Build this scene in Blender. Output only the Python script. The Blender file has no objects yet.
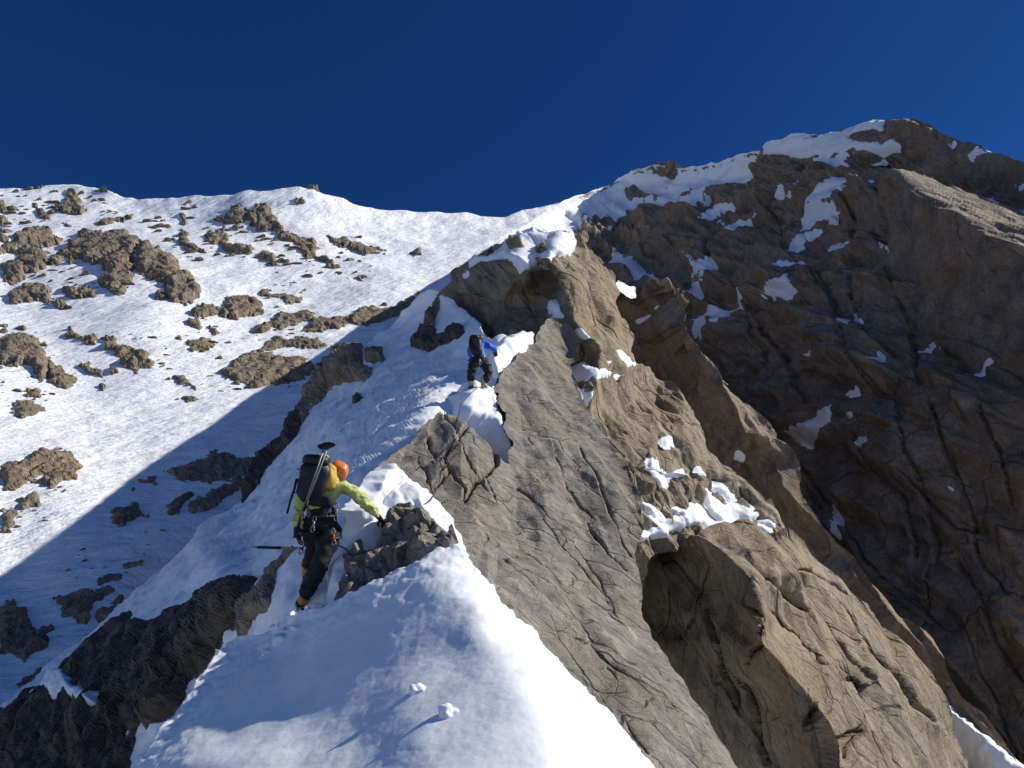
import bpy, bmesh, math, random
import numpy as np
from mathutils import Vector, Matrix
from mathutils.geometry import delaunay_2d_cdt
from mathutils.bvhtree import BVHTree

SC = bpy.context.scene
COL = SC.collection
rnd = random.Random(7)
F = 800.0                      # focal length in pixels of the 1024 px wide photograph
PITCH = math.radians(25)
CP, SP = math.cos(PITCH), math.sin(PITCH)

def unproj(x, y, d):
    """pixel + distance along the view axis -> world point (camera at the origin)"""
    x = np.asarray(x, float); y = np.asarray(y, float); d = np.asarray(d, float)
    X = (x - 512) / F * d; U = (384 - y) / F * d
    return np.stack([X, d * CP - U * SP, d * SP + U * CP], -1)

def cam2world(v):
    v = np.asarray(v, float)
    return np.stack([v[..., 0], v[..., 2] * CP - v[..., 1] * SP, v[..., 2] * SP + v[..., 1] * CP], -1)

# ------------------------------------------------------------------ noise
def _hash(i, j, k, s):
    h = (i * 374761393 + j * 668265263 + k * 2147483647 + s * 1274126177) & 0xFFFFFFFF
    h = ((h ^ (h >> 13)) * 1274126177) & 0xFFFFFFFF
    h = ((h ^ (h >> 16)) * 2246822519) & 0xFFFFFFFF
    return ((h ^ (h >> 15)) & 0xFFFFFF) / float(0xFFFFFF)

def vnoise(P, s=0):
    I = np.floor(P).astype(np.int64); f = P - I
    u = f * f * f * (f * (f * 6 - 15) + 10)
    out = 0
    for a in (0, 1):
        wa = u[:, 0] if a else 1 - u[:, 0]
        for b in (0, 1):
            wb = u[:, 1] if b else 1 - u[:, 1]
            for c in (0, 1):
                wc = u[:, 2] if c else 1 - u[:, 2]
                out = out + wa * wb * wc * _hash(I[:, 0] + a, I[:, 1] + b, I[:, 2] + c, s)
    return out * 2 - 1

def fbm(P, scale, octs=4, s=0, gain=.5):
    r = 0; a = 1; Q = P / scale
    for o in range(octs):
        r = r + a * vnoise(Q + 17.3 * o, s + o); a *= gain; Q = Q * 2.03
    return r

def frame(long_axis, mid_hint=(0, 0, 1)):
    e1 = np.array(long_axis, float); e1 /= np.linalg.norm(e1)
    e3 = np.cross(e1, mid_hint); e3 /= np.linalg.norm(e3)
    e2 = np.cross(e3, e1)
    return np.stack([e1, e2, e3])

FWD = None
def squash(P, k=.78):
    """joints run long into the face: compress one world axis"""
    f = cam2world(np.array([0, 0, 1.0]))
    return P - k * (P @ f)[:, None] * f

def facets(P, R, sizes, s=0, tilt=.6, crack=.25, sp=None, S=3.4):
    """jointed rock: overlapping parallel-sided blocks with tilted flat tops; sharp creases, no smooth folds"""
    Q = (P @ R.T) / np.array(sizes)
    Q = Q + .06 * np.stack([vnoise(Q * .7 + 5 * k, s + 40 + k) for k in range(3)], -1)
    r = random.Random(s); base = [(1, 0, 0), (0, 1, 0), (0, 0, 1), (.7, .6, .3)]
    ax = []
    for b in base:
        a = np.array(b) + np.array([r.uniform(-.35, .35) for _ in range(3)]); ax.append(a / np.linalg.norm(a))
    ax = np.array(ax)
    if sp is not None: S = np.clip(.7 * min(sizes) / sp, 1.0, S)
    I = np.floor(Q).astype(np.int64)
    best = np.full(len(Q), -9.)
    for a in (-1, 0, 1):
        for b in (-1, 0, 1):
            for c in (-1, 0, 1):
                i, j, k = I[:, 0] + a, I[:, 1] + b, I[:, 2] + c
                df = Q - np.stack([i + .1 + .8 * _hash(i, j, k, s), j + .1 + .8 * _hash(i, j, k, s + 1), k + .1 + .8 * _hash(i, j, k, s + 2)], -1)
                tv = np.stack([_hash(i, j, k, s + 4), _hash(i, j, k, s + 5), _hash(i, j, k, s + 6)], -1) * 2 - 1
                top = (_hash(i, j, k, s + 3) - .5) * 2.2 + 2.4 * tilt * (tv * df).sum(1)
                rad = .40 + .26 * _hash(i, j, k, s + 7)
                side = S * (rad - np.abs(df @ ax.T).max(1)) + .35
                best = np.maximum(best, np.minimum(top, side))
    return 1.25 * (np.maximum(best, -1.0 - crack) - .45)

def sheets(P, e, period, s=0, warp=.35, drop=.07, sp=None):
    if sp is not None: drop = np.clip(3.5 * sp / period, drop, .6)
    """overlapping sheets: long ramps ending in a short step, edges running across direction e"""
    e = np.array(e, float); e /= np.linalg.norm(e)
    u = (P @ e) / period + warp * fbm(P, period * 3.5, 3, s) + .04 * fbm(P, period * .7, 2, s + 5)
    k = np.floor(u); f = u - k; ki = k.astype(np.int64)
    a = _hash(ki, ki * 0, ki * 0, s + 1); b = _hash(ki + 1, ki * 0, ki * 0, s + 1)
    a = .25 + .9 * a; b = .25 + .9 * b
    br = np.clip(.55 + .9 * fbm(P, period * 2.2, 2, s + 9), 0, 1)
    r = np.where(f < 1 - drop, f / (1 - drop), (1 - f) / drop)
    return (r * a - .4) * br

# ------------------------------------------------------------------ polygons (pixel outlines)
def crop(ox, oy, s, pts):
    return [(ox + x / s, oy + y / s) for x, y in pts]

def rough(poly, amp, it=3, seed=1, close=True):
    """fractal subdivision of an outline"""
    r = random.Random(seed); p = list(poly)
    for k in range(it):
        q = []
        for a, b in zip(p, p[1:] + (p[:1] if close else [])):
            L = math.hypot(b[0] - a[0], b[1] - a[1])
            q.append(a)
            if L > 2.0:
                o = r.uniform(-1, 1) * min(amp, L * .22)
                q.append(((a[0] + b[0]) / 2 - (b[1] - a[1]) / L * o, (a[1] + b[1]) / 2 + (b[0] - a[0]) / L * o))
        if not close: q.append(p[-1])
        p = q; amp *= .6
    return p

def signed(poly, x, y):
    """signed distance (positive inside)"""
    x = np.asarray(x, float).ravel(); y = np.asarray(y, float).ravel()
    best = np.full(x.shape, 1e9); ins = np.zeros(x.shape, bool)
    n = len(poly)
    for i in range(n):
        ax, ay = poly[i]; bx, by = poly[(i + 1) % n]
        dx, dy = bx - ax, by - ay; L = dx * dx + dy * dy + 1e-12
        t = np.clip(((x - ax) * dx + (y - ay) * dy) / L, 0, 1)
        best = np.minimum(best, (x - ax - t * dx) ** 2 + (y - ay - t * dy) ** 2)
        if ay != by:
            c = ((ay > y) != (by > y)) & (x < dx * (y - ay) / (by - ay) + ax)
            ins ^= c
    d = np.sqrt(best)
    return np.where(ins, d, -d)

# ------------------------------------------------------------------ relief: large masses with real distances
X0, X1, Y0, Y1, RS = -90, 1120, 60, 860, 2
GW, GH = (X1 - X0) // RS + 1, (Y1 - Y0) // RS + 1

def box(a, r, ax):
    if r < 1: return a
    p = np.pad(a, [(r + 1, r) if i == ax else (0, 0) for i in range(2)], mode='edge')
    c = np.cumsum(p, ax)
    n = a.shape[ax]
    hi = np.take(c, np.arange(n) + 2 * r + 1, ax); lo = np.take(c, np.arange(n), ax)
    return (hi - lo) / (2 * r + 1)

class Relief:
    """smooth base surface of a mass, from surveyed points (pixel, pixel, metres)"""
    def __init__(s, pts, creases=(), blur=6):
        pts = list(pts)
        ed = []
        for cr in creases:
            b = len(pts); pts += list(cr)
            ed += [(b + i, b + i + 1) for i in range(len(cr) - 1)]
        # far corners so that the hull covers everything
        for cx, cy in ((-400, -300), (1500, -300), (-400, 1200), (1500, 1200)):
            q = min(pts, key=lambda p: (p[0] - cx) ** 2 + (p[1] - cy) ** 2)
            pts.append((cx, cy, q[2]))
        v2 = [Vector((p[0], p[1])) for p in pts]
        vo, eo, fo, vorig, _, _ = delaunay_2d_cdt(v2, ed, [], 0, 1e-5)
        wv = [1.0 / pts[o[0]][2] if o else None for o in vorig]
        for i, w in enumerate(wv):
            if w is None:
                q = sorted(range(len(pts)), key=lambda k: (pts[k][0] - vo[i].x) ** 2 + (pts[k][1] - vo[i].y) ** 2)[:2]
                wv[i] = sum(1.0 / pts[k][2] for k in q) / 2
        W = np.zeros((GH, GW))
        gx = X0 + RS * np.arange(GW); gy = Y0 + RS * np.arange(GH)
        for f in fo:
            a, b, c = [vo[i] for i in f]; wa, wb, wc = [wv[i] for i in f]
            i0 = max(0, int((min(a.x, b.x, c.x) - X0) / RS)); i1 = min(GW, int((max(a.x, b.x, c.x) - X0) / RS) + 2)
            j0 = max(0, int((min(a.y, b.y, c.y) - Y0) / RS)); j1 = min(GH, int((max(a.y, b.y, c.y) - Y0) / RS) + 2)
            if i1 <= i0 or j1 <= j0: continue
            xx, yy = np.meshgrid(gx[i0:i1], gy[j0:j1])
            den = (b.y - c.y) * (a.x - c.x) + (c.x - b.x) * (a.y - c.y)
            if abs(den) < 1e-9: continue
            l1 = ((b.y - c.y) * (xx - c.x) + (c.x - b.x) * (yy - c.y)) / den
            l2 = ((c.y - a.y) * (xx - c.x) + (a.x - c.x) * (yy - c.y)) / den
            l3 = 1 - l1 - l2
            m = (l1 > -1e-6) & (l2 > -1e-6) & (l3 > -1e-6)
            sub = W[j0:j1, i0:i1]; sub[m] = (l1 * wa + l2 * wb + l3 * wc)[m]
        for _ in range(3):
            W = box(box(W, blur // RS, 0), blur // RS, 1)
        s.W = W
    def depth(s, x, y):
        u = np.clip((np.asarray(x, float) - X0) / RS, 0, GW - 1.001); v = np.clip((np.asarray(y, float) - Y0) / RS, 0, GH - 1.001)
        i = u.astype(int); j = v.astype(int); fu = u - i; fv = v - j; W = s.W
        return 1.0 / ((W[j, i] * (1 - fu) + W[j, i + 1] * fu) * (1 - fv) + (W[j + 1, i] * (1 - fu) + W[j + 1, i + 1] * fu) * fv)
    def at(s, x, y):
        P = unproj(x, y, s.depth(x, y))
        e = 2.5
        A = unproj(x + e, y, s.depth(x + e, y)) - unproj(x - e, y, s.depth(x - e, y))
        B = unproj(x, y - e, s.depth(x, y - e)) - unproj(x, y + e, s.depth(x, y + e))
        N = np.cross(A, B); N /= np.linalg.norm(N, axis=1)[:, None]
        N[(N * P).sum(1) > 0] *= -1
        return P, N

def spacing(P, N, step=1.5, sq=.22):
    v = P / np.linalg.norm(P, axis=1)[:, None]
    ct = np.clip(np.abs((N * v).sum(1)), .05, 1); tn = np.sqrt(1 - ct * ct) / ct
    return np.linalg.norm(P, axis=1) / F * step * np.sqrt(1 + (sq * tn) ** 2)

def facing(P, N, k=.22, lo=.55):
    v = P / np.linalg.norm(P, axis=1)[:, None]
    return np.clip(np.abs((N * v).sum(1)) / k, lo, 1)

BVHS = []       # (name, bvh) of terrain for placing things
def make_mesh(name, V, faces, mat, smooth=True, parent=None):
    me = bpy.data.meshes.new(name)
    V = np.asarray(V, float)
    faces = [tuple(int(i) for i in f) for f in faces] if not isinstance(faces, np.ndarray) else faces
    if isinstance(faces, np.ndarray):
        me.vertices.add(len(V)); me.vertices.foreach_set('co', V.ravel())
        n, k = faces.shape
        me.loops.add(n * k); me.loops.foreach_set('vertex_index', faces.ravel())
        me.polygons.add(n); me.polygons.foreach_set('loop_start', np.arange(0, n * k, k)); me.polygons.foreach_set('loop_total', np.full(n, k))
        me.update(calc_edges=True); me.validate()
    else:
        me.from_pydata([tuple(v) for v in V], [], faces)
    me.polygons.foreach_set('use_smooth', [smooth] * len(me.polygons))
    if mat: me.materials.append(mat)
    o = bpy.data.objects.new(name, me); COL.objects.link(o)
    if parent: o.parent = parent
    return o

def tag(o, label=None, cat=None, group=None, kind=None):
    if label: o['label'] = label
    if cat: o['category'] = cat
    if group: o['group'] = group
    if kind: o['kind'] = kind
    return o

def lift(P, N, k):
    r = P / np.linalg.norm(P, axis=1)[:, None]
    d = N - k * r
    return d / np.linalg.norm(d, axis=1)[:, None]

def surface(name, rel, outline, step, disp, mat, clip_lo=0.0, skirt=(1.0,), inward=3.0, smooth=True, patch=False, bvh=True, centre=True, patch_k=.9):
    """mesh of the part of a relief inside an outline; disp(P, N, sd, x, y) gives metres along the normal.
    Free edges are closed with a wall that runs back behind the surface, so the mass has thickness."""
    xs = [p[0] for p in outline]; ys = [p[1] for p in outline]
    pad = 3 * step + max(0, -clip_lo)
    gx = np.arange(max(X0 + 4, min(xs) - pad), min(X1 - 4, max(xs) + pad) + step, step)
    gy = np.arange(max(Y0 + 4, min(ys) - pad), min(Y1 - 4, max(ys) + pad) + step, step)
    xx, yy = np.meshgrid(gx, gy); h, w = xx.shape
    x = xx.ravel().copy(); y = yy.ravel().copy()
    sd = signed(outline, x, y) - clip_lo
    keep = sd > 0
    K = keep.reshape(h, w)
    cell = K[:-1, :-1] & K[1:, :-1] & K[:-1, 1:] & K[1:, 1:]
    # also cells with 3 or 2 corners inside whose others are pulled onto the outline
    cnt = K[:-1, :-1].astype(int) + K[1:, :-1] + K[:-1, 1:] + K[1:, 1:]
    cell = cnt >= 2
    use = np.zeros((h, w), bool)
    use[:-1, :-1] |= cell; use[1:, :-1] |= cell; use[:-1, 1:] |= cell; use[1:, 1:] |= cell
    use = use.ravel()
    G = sd.reshape(h, w); gyv, gxv = np.gradient(G, step)
    gl = np.maximum(np.hypot(gxv, gyv), .3).ravel(); gxv = gxv.ravel() / gl; gyv = gyv.ravel() / gl
    pull = use & ~keep
    x[pull] += gxv[pull] * -sd[pull]; y[pull] += gyv[pull] * -sd[pull]
    idx = -np.ones(h * w, int); ui = np.nonzero(use)[0]; idx[ui] = np.arange(len(ui))
    I = idx.reshape(h, w); cj, ci = np.nonzero(cell)
    Fq = np.stack([I[cj, ci], I[cj + 1, ci], I[cj + 1, ci + 1], I[cj, ci + 1]], -1)
    x, y, s0, gx_, gy_ = x[ui], y[ui], np.maximum(sd[ui], 0) + clip_lo, gxv[ui], gyv[ui]
    P, N = rel.at(x, y)
    D = disp(P, N, s0, x, y)
    V = P + lift(P, N, patch_k) * D[:, None]
    if not patch:
        # boundary edges
        E = np.concatenate([Fq[:, [0, 1]], Fq[:, [1, 2]], Fq[:, [2, 3]], Fq[:, [3, 0]]])
        key = np.sort(E, 1); kk = key[:, 0] * len(V) + key[:, 1]
        u, inv, c = np.unique(kk, return_inverse=True, return_counts=True)
        be = E[c[inv] == 1]
        bv = np.unique(be); last = -np.ones(len(V), int); last[bv] = bv
        newF = []; prev = last
        ray = V[bv] / np.linalg.norm(V[bv], axis=1)[:, None]
        dirw = np.zeros((len(bv), 3))
        dirw += gx_[bv][:, None] * np.array([1, 0, 0]) + (-gy_[bv])[:, None] * cam2world(np.array([0, 1, 0]))
        dist = np.linalg.norm(V[bv], axis=1)[:, None]
        base = V[bv]
        allV = [V]; off = len(V); acc = 0
        for si, t in enumerate(skirt):
            wob = 1 + .35 * fbm(base, max(.2, t * .8), 2, 90 + si)
            nv = base + ray * (t * wob)[:, None] + dirw * (inward * dist / F * (si + 1) + t * .15)
            cur = -np.ones(len(V), int); cur[bv] = off + np.arange(len(bv)); off += len(bv); allV.append(nv)
            newF.append(np.stack([be[:, 0] if si == 0 else prev[be[:, 0]], prev[be[:, 1]] if si else be[:, 1], cur[be[:, 1]], cur[be[:, 0]]], -1)[:, ::-1])
            prev = cur
        V = np.concatenate(allV); Fq = np.concatenate([Fq] + newF)
    # origin at the base of the thing
    if centre:
        c = V.mean(0); c[2] = V[:, 2].min()
    else:
        c = np.zeros(3)
    if bvh: BVHS.append((name, BVHTree.FromPolygons([tuple(v) for v in V], Fq.tolist())))
    o = make_mesh(name, V - c, Fq, mat, smooth); o.location = c
    return o

def hit(x, y, skip=()):
    """nearest terrain under a pixel"""
    d = Vector(unproj(x, y, 1.0)).normalized(); best = None
    for n, b in BVHS:
        if n in skip: continue
        p, nn, i, t = b.ray_cast(Vector((0, 0, 0)), d)
        if p is not None and (best is None or t < best[2]): best = (p, nn, t)
    return best
# ------------------------------------------------------------------ materials
def mat(name):
    m = bpy.data.materials.new(name); m.use_nodes = True
    nt = m.node_tree; b = nt.nodes['Principled BSDF']
    return m, nt, b

def N_(nt, t, **kw):
    n = nt.nodes.new(t)
    for k, v in kw.items():
        if k in n.inputs: n.inputs[k].default_value = v
        else: setattr(n, k, v)
    return n

def tex(nt, kind, scale, detail=6, rough=.6, stretch=None, rot=None, **kw):
    tc = nt.nodes.new('ShaderNodeNewGeometry')
    src = tc.outputs['Position']
    if stretch is not None:
        mp = nt.nodes.new('ShaderNodeMapping'); mp.inputs['Scale'].default_value = stretch
        if rot: mp.inputs['Rotation'].default_value = rot
        nt.links.new(src, mp.inputs['Vector']); src = mp.outputs['Vector']
    n = nt.nodes.new(kind); n.inputs['Scale'].default_value = scale
    if 'Detail' in n.inputs: n.inputs['Detail'].default_value = detail
    if 'Roughness' in n.inputs: n.inputs['Roughness'].default_value = rough
    for k, v in kw.items():
        if k in n.inputs: n.inputs[k].default_value = v
        else: setattr(n, k, v)
    nt.links.new(src, n.inputs['Vector'])
    return n

def ramp(nt, src, stops):
    r = nt.nodes.new('ShaderNodeValToRGB'); e = r.color_ramp.elements
    while len(e) < len(stops): e.new(.5)
    for i, (p, c) in enumerate(stops):
        e[i].position = p; e[i].color = (*c, 1) if len(c) == 3 else c
    nt.links.new(src, r.inputs[0]); return r.outputs[0]

def mix(nt, a, b, fac, mode='MIX'):
    m = nt.nodes.new('ShaderNodeMix'); m.data_type = 'RGBA'; m.blend_type = mode
    if isinstance(fac, float): m.inputs[0].default_value = fac
    else: nt.links.new(fac, m.inputs[0])
    for v, i in ((a, 6), (b, 7)):
        if isinstance(v, tuple): m.inputs[i].default_value = (*v, 1)
        else: nt.links.new(v, m.inputs[i])
    return m.outputs[2]

def bump(nt, b, srcs):
    prev = None
    for src, dist, st in srcs:
        bp = nt.nodes.new('ShaderNodeBump'); bp.inputs['Strength'].default_value = st; bp.inputs['Distance'].default_value = dist
        nt.links.new(src, bp.inputs['Height'])
        if prev: nt.links.new(prev, bp.inputs['Normal'])
        prev = bp.outputs['Normal']
    nt.links.new(prev, b.inputs['Normal'])

def along(nt, direction, k):
    """world position with distances along one direction shortened by k: marks come out long that way"""
    g = nt.nodes.new('ShaderNodeNewGeometry'); f = Vector(direction).normalized()
    d = nt.nodes.new('ShaderNodeVectorMath'); d.operation = 'DOT_PRODUCT'; nt.links.new(g.outputs['Position'], d.inputs[0]); d.inputs[1].default_value = f
    s = nt.nodes.new('ShaderNodeVectorMath'); s.operation = 'SCALE'; s.inputs[0].default_value = f; nt.links.new(d.outputs['Value'], s.inputs['Scale'])
    m = nt.nodes.new('ShaderNodeVectorMath'); m.operation = 'SCALE'; nt.links.new(s.outputs[0], m.inputs[0]); m.inputs['Scale'].default_value = 1 - k
    o = nt.nodes.new('ShaderNodeVectorMath'); o.operation = 'SUBTRACT'; nt.links.new(g.outputs['Position'], o.inputs[0]); nt.links.new(m.outputs[0], o.inputs[1])
    return o.outputs[0]

def noise_on(nt, vec, scale, detail=5, rough=.6, kind='ShaderNodeTexNoise', **kw):
    n = nt.nodes.new(kind); nt.links.new(vec, n.inputs['Vector']); n.inputs['Scale'].default_value = scale
    if 'Detail' in n.inputs: n.inputs['Detail'].default_value = detail
    if 'Roughness' in n.inputs: n.inputs['Roughness'].default_value = rough
    for k, v in kw.items():
        if k in n.inputs: n.inputs[k].default_value = v
        else: setattr(n, k, v)
    return n

def steps(nt, vec, scale):
    """fracture steps: every small block a little higher or lower, with a slope of its own"""
    w = noise_on(nt, vec, scale * .8, 3, .6)
    mx = nt.nodes.new('ShaderNodeVectorMath'); mx.operation = 'MULTIPLY_ADD'; nt.links.new(w.outputs['Color'], mx.inputs[0]); mx.inputs[1].default_value = (.35 / scale,) * 3; nt.links.new(vec, mx.inputs[2])
    v = noise_on(nt, mx.outputs[0], scale, 0, .5, 'ShaderNodeTexVoronoi', feature='F1')
    sp = nt.nodes.new('ShaderNodeSeparateColor'); nt.links.new(v.outputs['Color'], sp.inputs[0])
    a = nt.nodes.new('ShaderNodeMath'); a.operation = 'MULTIPLY_ADD'; nt.links.new(v.outputs['Distance'], a.inputs[0]); a.inputs[1].default_value = -.5; nt.links.new(sp.outputs[0], a.inputs[2])
    return a.outputs[0], sp.outputs[1]

def rock_mat(name, size, c_dark, c_mid, c_light, stain, stain_amt=.5, grain=1.0, dust=0.0, speck=0.0, blocks=1.0, cracks=1.0):
    """size: metres of the largest colour change"""
    m, nt, b = mat(name)
    big = tex(nt, 'ShaderNodeTexNoise', 1 / size, 5, .62, Distortion=.6)
    med = tex(nt, 'ShaderNodeTexNoise', 6 / size, 8, .7)
    fine = tex(nt, 'ShaderNodeTexNoise', 60 / size, 6, .75)
    streak = tex(nt, 'ShaderNodeTexNoise', 3 / size, 7, .65, stretch=(1.3, 1.3, .6), rot=(.3, .5, .2))
    col = ramp(nt, med.outputs[0], [(.30, c_dark), (.5, c_mid), (.72, c_light)])
    st = ramp(nt, big.outputs[0], [(.45, (0, 0, 0)), (.62, (1, 1, 1))])
    mm = nt.nodes.new('ShaderNodeMath'); mm.operation = 'MULTIPLY'; mm.inputs[1].default_value = stain_amt
    nt.links.new(st, mm.inputs[0])
    col = mix(nt, col, stain, mm.outputs[0])
    sk = ramp(nt, streak.outputs[0], [(.38, (.55, .55, .57)), (.5, (1, 1, 1)), (.68, (1.0, .98, .95))])
    col = mix(nt, col, sk, .4, 'MULTIPLY')
    gr = ramp(nt, fine.outputs[0], [(.32, (.5, .5, .5)), (.5, (1, 1, 1)), (.68, (1.45, 1.45, 1.42))])
    col = mix(nt, col, gr, .75, 'MULTIPLY')
    if speck:
        spn = tex(nt, 'ShaderNodeTexVoronoi', 55, 2, .5)
        sp = ramp(nt, spn.outputs['Distance'], [(.12, (1.55, 1.55, 1.55)), (.3, (1, 1, 1)), (.6, (.86, .86, .86))])
        col = mix(nt, col, sp, speck, 'MULTIPLY')
    if dust:     # dry snow caught on the small ledges
        ge = nt.nodes.new('ShaderNodeNewGeometry'); sx = nt.nodes.new('ShaderNodeSeparateXYZ'); nt.links.new(ge.outputs['True Normal'], sx.inputs[0])
        dn = tex(nt, 'ShaderNodeTexNoise', 2.2 / size, 5, .65)
        ad = nt.nodes.new('ShaderNodeMath'); ad.operation = 'MULTIPLY_ADD'; ad.inputs[1].default_value = .9; nt.links.new(dn.outputs[0], ad.inputs[0]); nt.links.new(sx.outputs[2], ad.inputs[2])
        dm = ramp(nt, ad.outputs[0], [(dust, (0, 0, 0)), (dust + .03, (1, 1, 1))])
        sc_ = nt.nodes.new('ShaderNodeMath'); sc_.operation = 'MULTIPLY'; sc_.inputs[1].default_value = 1
        col = mix(nt, col, (.84, .86, .9), dm)
    nt.links.new(col, b.inputs['Base Color'])
    b.inputs['Roughness'].default_value = .86; b.inputs['Specular IOR Level'].default_value = .25
    jv = along(nt, cam2world(np.array([.5, -.85, -.1])), .62)
    h1, c1 = steps(nt, jv, 5.5 / size); h2, c2 = steps(nt, jv, 17 / size)
    def crack_lines(vec, sc, wd, wob):
        wn = noise_on(nt, vec, sc * 1.4, 4, .65)
        mx = nt.nodes.new('ShaderNodeVectorMath'); mx.operation = 'MULTIPLY_ADD'; nt.links.new(wn.outputs['Color'], mx.inputs[0]); mx.inputs[1].default_value = (wob / sc,) * 3; nt.links.new(vec, mx.inputs[2])
        v = noise_on(nt, mx.outputs[0], sc, 0, .5, 'ShaderNodeTexVoronoi', feature='DISTANCE_TO_EDGE')
        br = noise_on(nt, vec, sc * .5, 3, .6)      # cracks come and go
        ad = nt.nodes.new('ShaderNodeMath'); ad.operation = 'MULTIPLY_ADD'; nt.links.new(br.outputs[0], ad.inputs[0]); ad.inputs[1].default_value = .22; nt.links.new(v.outputs['Distance'], ad.inputs[2])
        return ramp(nt, ad.outputs[0], [(.105, (0, 0, 0)), (.105 + wd, (1, 1, 1))])
    k1 = crack_lines(along(nt, cam2world(np.array([.5, -.85, -.1])), .38), 2.6 / size, .035, .22)
    k2 = crack_lines(jv, 9 / size, .04, .25)
    tone = ramp(nt, c1, [(0, (.84, .84, .85)), (1, (1.12, 1.1, 1.06))])
    old = b.inputs['Base Color'].links[0].from_socket
    if not dust: nt.links.new(mix(nt, old, tone, .8, 'MULTIPLY'), b.inputs['Base Color'])
    bump(nt, b, [(med.outputs[0], size * .018, .6), (h1, size * .045 * blocks, .9), (h2, size * .020 * blocks, .9), (fine.outputs[0], size * .009 * grain, .9), (k1, size * .030 * cracks, .9), (k2, size * .010 * cracks, .8)])
    return m

def snow_mat(name, size, tint=(.86, .88, .91), b1=.03, b2=.006, streak=0.0, dirt=0.0):
    m, nt, b = mat(name)
    n1 = tex(nt, 'ShaderNodeTexNoise', 1 / size, 5, .55)
    n2 = tex(nt, 'ShaderNodeTexNoise', 9 / size, 5, .6)
    src = [(n1.outputs[0], size * b1 * 4, .6), (n2.outputs[0], size * b2 * 4, .55)]
    if streak:
        fv = along(nt, cam2world(np.array([-.55, -.75, -.45])), .035)
        s1 = noise_on(nt, fv, 3.2 / size, 6, .6); s2 = noise_on(nt, along(nt, cam2world(np.array([-.55, -.75, -.45])), .2), 14 / size, 4, .6)
        src += [(s1.outputs[0], size * streak, .8), (s2.outputs[0], size * streak * .05, .6)]
    col = ramp(nt, n2.outputs[0], [(.3, tuple(t * .94 for t in tint)), (.7, tint)])
    if dirt:
        dn = tex(nt, 'ShaderNodeTexNoise', 4 / size, 6, .75)
        dm = ramp(nt, dn.outputs[0], [(.60, (0, 0, 0)), (.70, (dirt,) * 3)])
        col = mix(nt, col, (.35, .31, .26), dm)
    nt.links.new(col, b.inputs['Base Color'])
    b.inputs['Roughness'].default_value = .6; b.inputs['Specular IOR Level'].default_value = .2
    bump(nt, b, src)
    return m

def plain(name, c, rough=.7, metal=0.0, var=.15, scale=30, bmp=.002, spec=.3):
    m, nt, b = mat(name)
    n = tex(nt, 'ShaderNodeTexNoise', scale, 4, .6)
    n.inputs['Scale'].default_value = scale
    lo = tuple(max(0, v * (1 - var)) for v in c); hi = tuple(min(1, v * (1 + var)) for v in c)
    nt.links.new(ramp(nt, n.outputs[0], [(.3, lo), (.7, hi)]), b.inputs['Base Color'])
    b.inputs['Roughness'].default_value = rough; b.inputs['Metallic'].default_value = metal; b.inputs['Specular IOR Level'].default_value = spec
    if bmp: bump(nt, b, [(n.outputs[0], bmp, .6)])
    return m

M = {}
M['rock_near'] = rock_mat('near_granite', 1.6, (0.148, 0.136, 0.119), (0.255, 0.233, 0.203), (0.379, 0.347, 0.303), (0.249, 0.193, 0.123), .45, speck=.8, blocks=.6)
M['rock_mid'] = rock_mat('tan_granite', 6, (0.154, 0.127, 0.093), (0.265, 0.219, 0.159), (0.376, 0.318, 0.242), (0.308, 0.221, 0.124), .5, blocks=.8)
M['rock_far'] = rock_mat('weathered_granite', 14, (0.127, 0.105, 0.085), (0.249, 0.201, 0.155), (0.360, 0.301, 0.241), (0.307, 0.201, 0.113), .65, dust=1.2, blocks=1.0, cracks=.45)
M['rock_left'] = rock_mat('slope_granite', 9, (0.097, 0.081, 0.063), (0.216, 0.180, 0.134), (0.346, 0.295, 0.230), (0.292, 0.203, 0.116), .5, dust=1.2, blocks=1.0)
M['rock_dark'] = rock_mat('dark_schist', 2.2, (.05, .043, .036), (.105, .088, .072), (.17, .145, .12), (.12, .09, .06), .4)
M['snow_near'] = snow_mat('near_snow', .4, b1=.008, b2=.003)
M['snow_mid'] = snow_mat('ridge_snow', 1.5, b1=.025, b2=.007)
M['snow_far'] = snow_mat('slope_snow', 8, b1=.010, b2=.001, streak=.16, dirt=.12)
M['lime'] = plain('lime_shell_cloth', (.52, .58, .20), .8, scale=22, bmp=.01)
M['olive'] = plain('grey_green_cloth', (.22, .24, .13), .8, scale=22, bmp=.01)
M['black_cloth'] = plain('black_cloth', (.014, .014, .017), .75, scale=25, bmp=.01)
M['black_pack'] = plain('black_pack_nylon', (.016, .016, .02), .5, scale=18, bmp=.012)
M['yellow_pack'] = plain('yellow_pack_nylon', (.55, .36, .05), .6, scale=18, bmp=.01)
M['orange'] = plain('orange_helmet_plastic', (.72, .19, .03), .35, scale=12, bmp=.002, spec=.5)
M['boot_orange'] = plain('orange_boot', (.55, .24, .04), .6, scale=40, bmp=.004)
M['boot_tan'] = plain('tan_boot', (.38, .30, .17), .6, scale=40, bmp=.004)
M['steel'] = plain('steel', (.28, .28, .29), .5, metal=.8, scale=40, bmp=.001)
M['alu'] = plain('grey_shaft', (.20, .205, .22), .5, metal=.4, scale=40, bmp=.001)
M['rubber'] = plain('black_rubber', (.012, .012, .013), .6, scale=40)
M['red'] = plain('red_sling', (.42, .06, .03), .7, scale=50)
M['blue'] = plain('blue_shell_cloth', (.02, .12, .62), .65, scale=12, bmp=.01)
M['skin'] = plain('skin', (.50, .30, .21), .55, scale=20, bmp=.001)
M['hair'] = plain('brown_hair', (.05, .03, .02), .7, scale=90)
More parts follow.
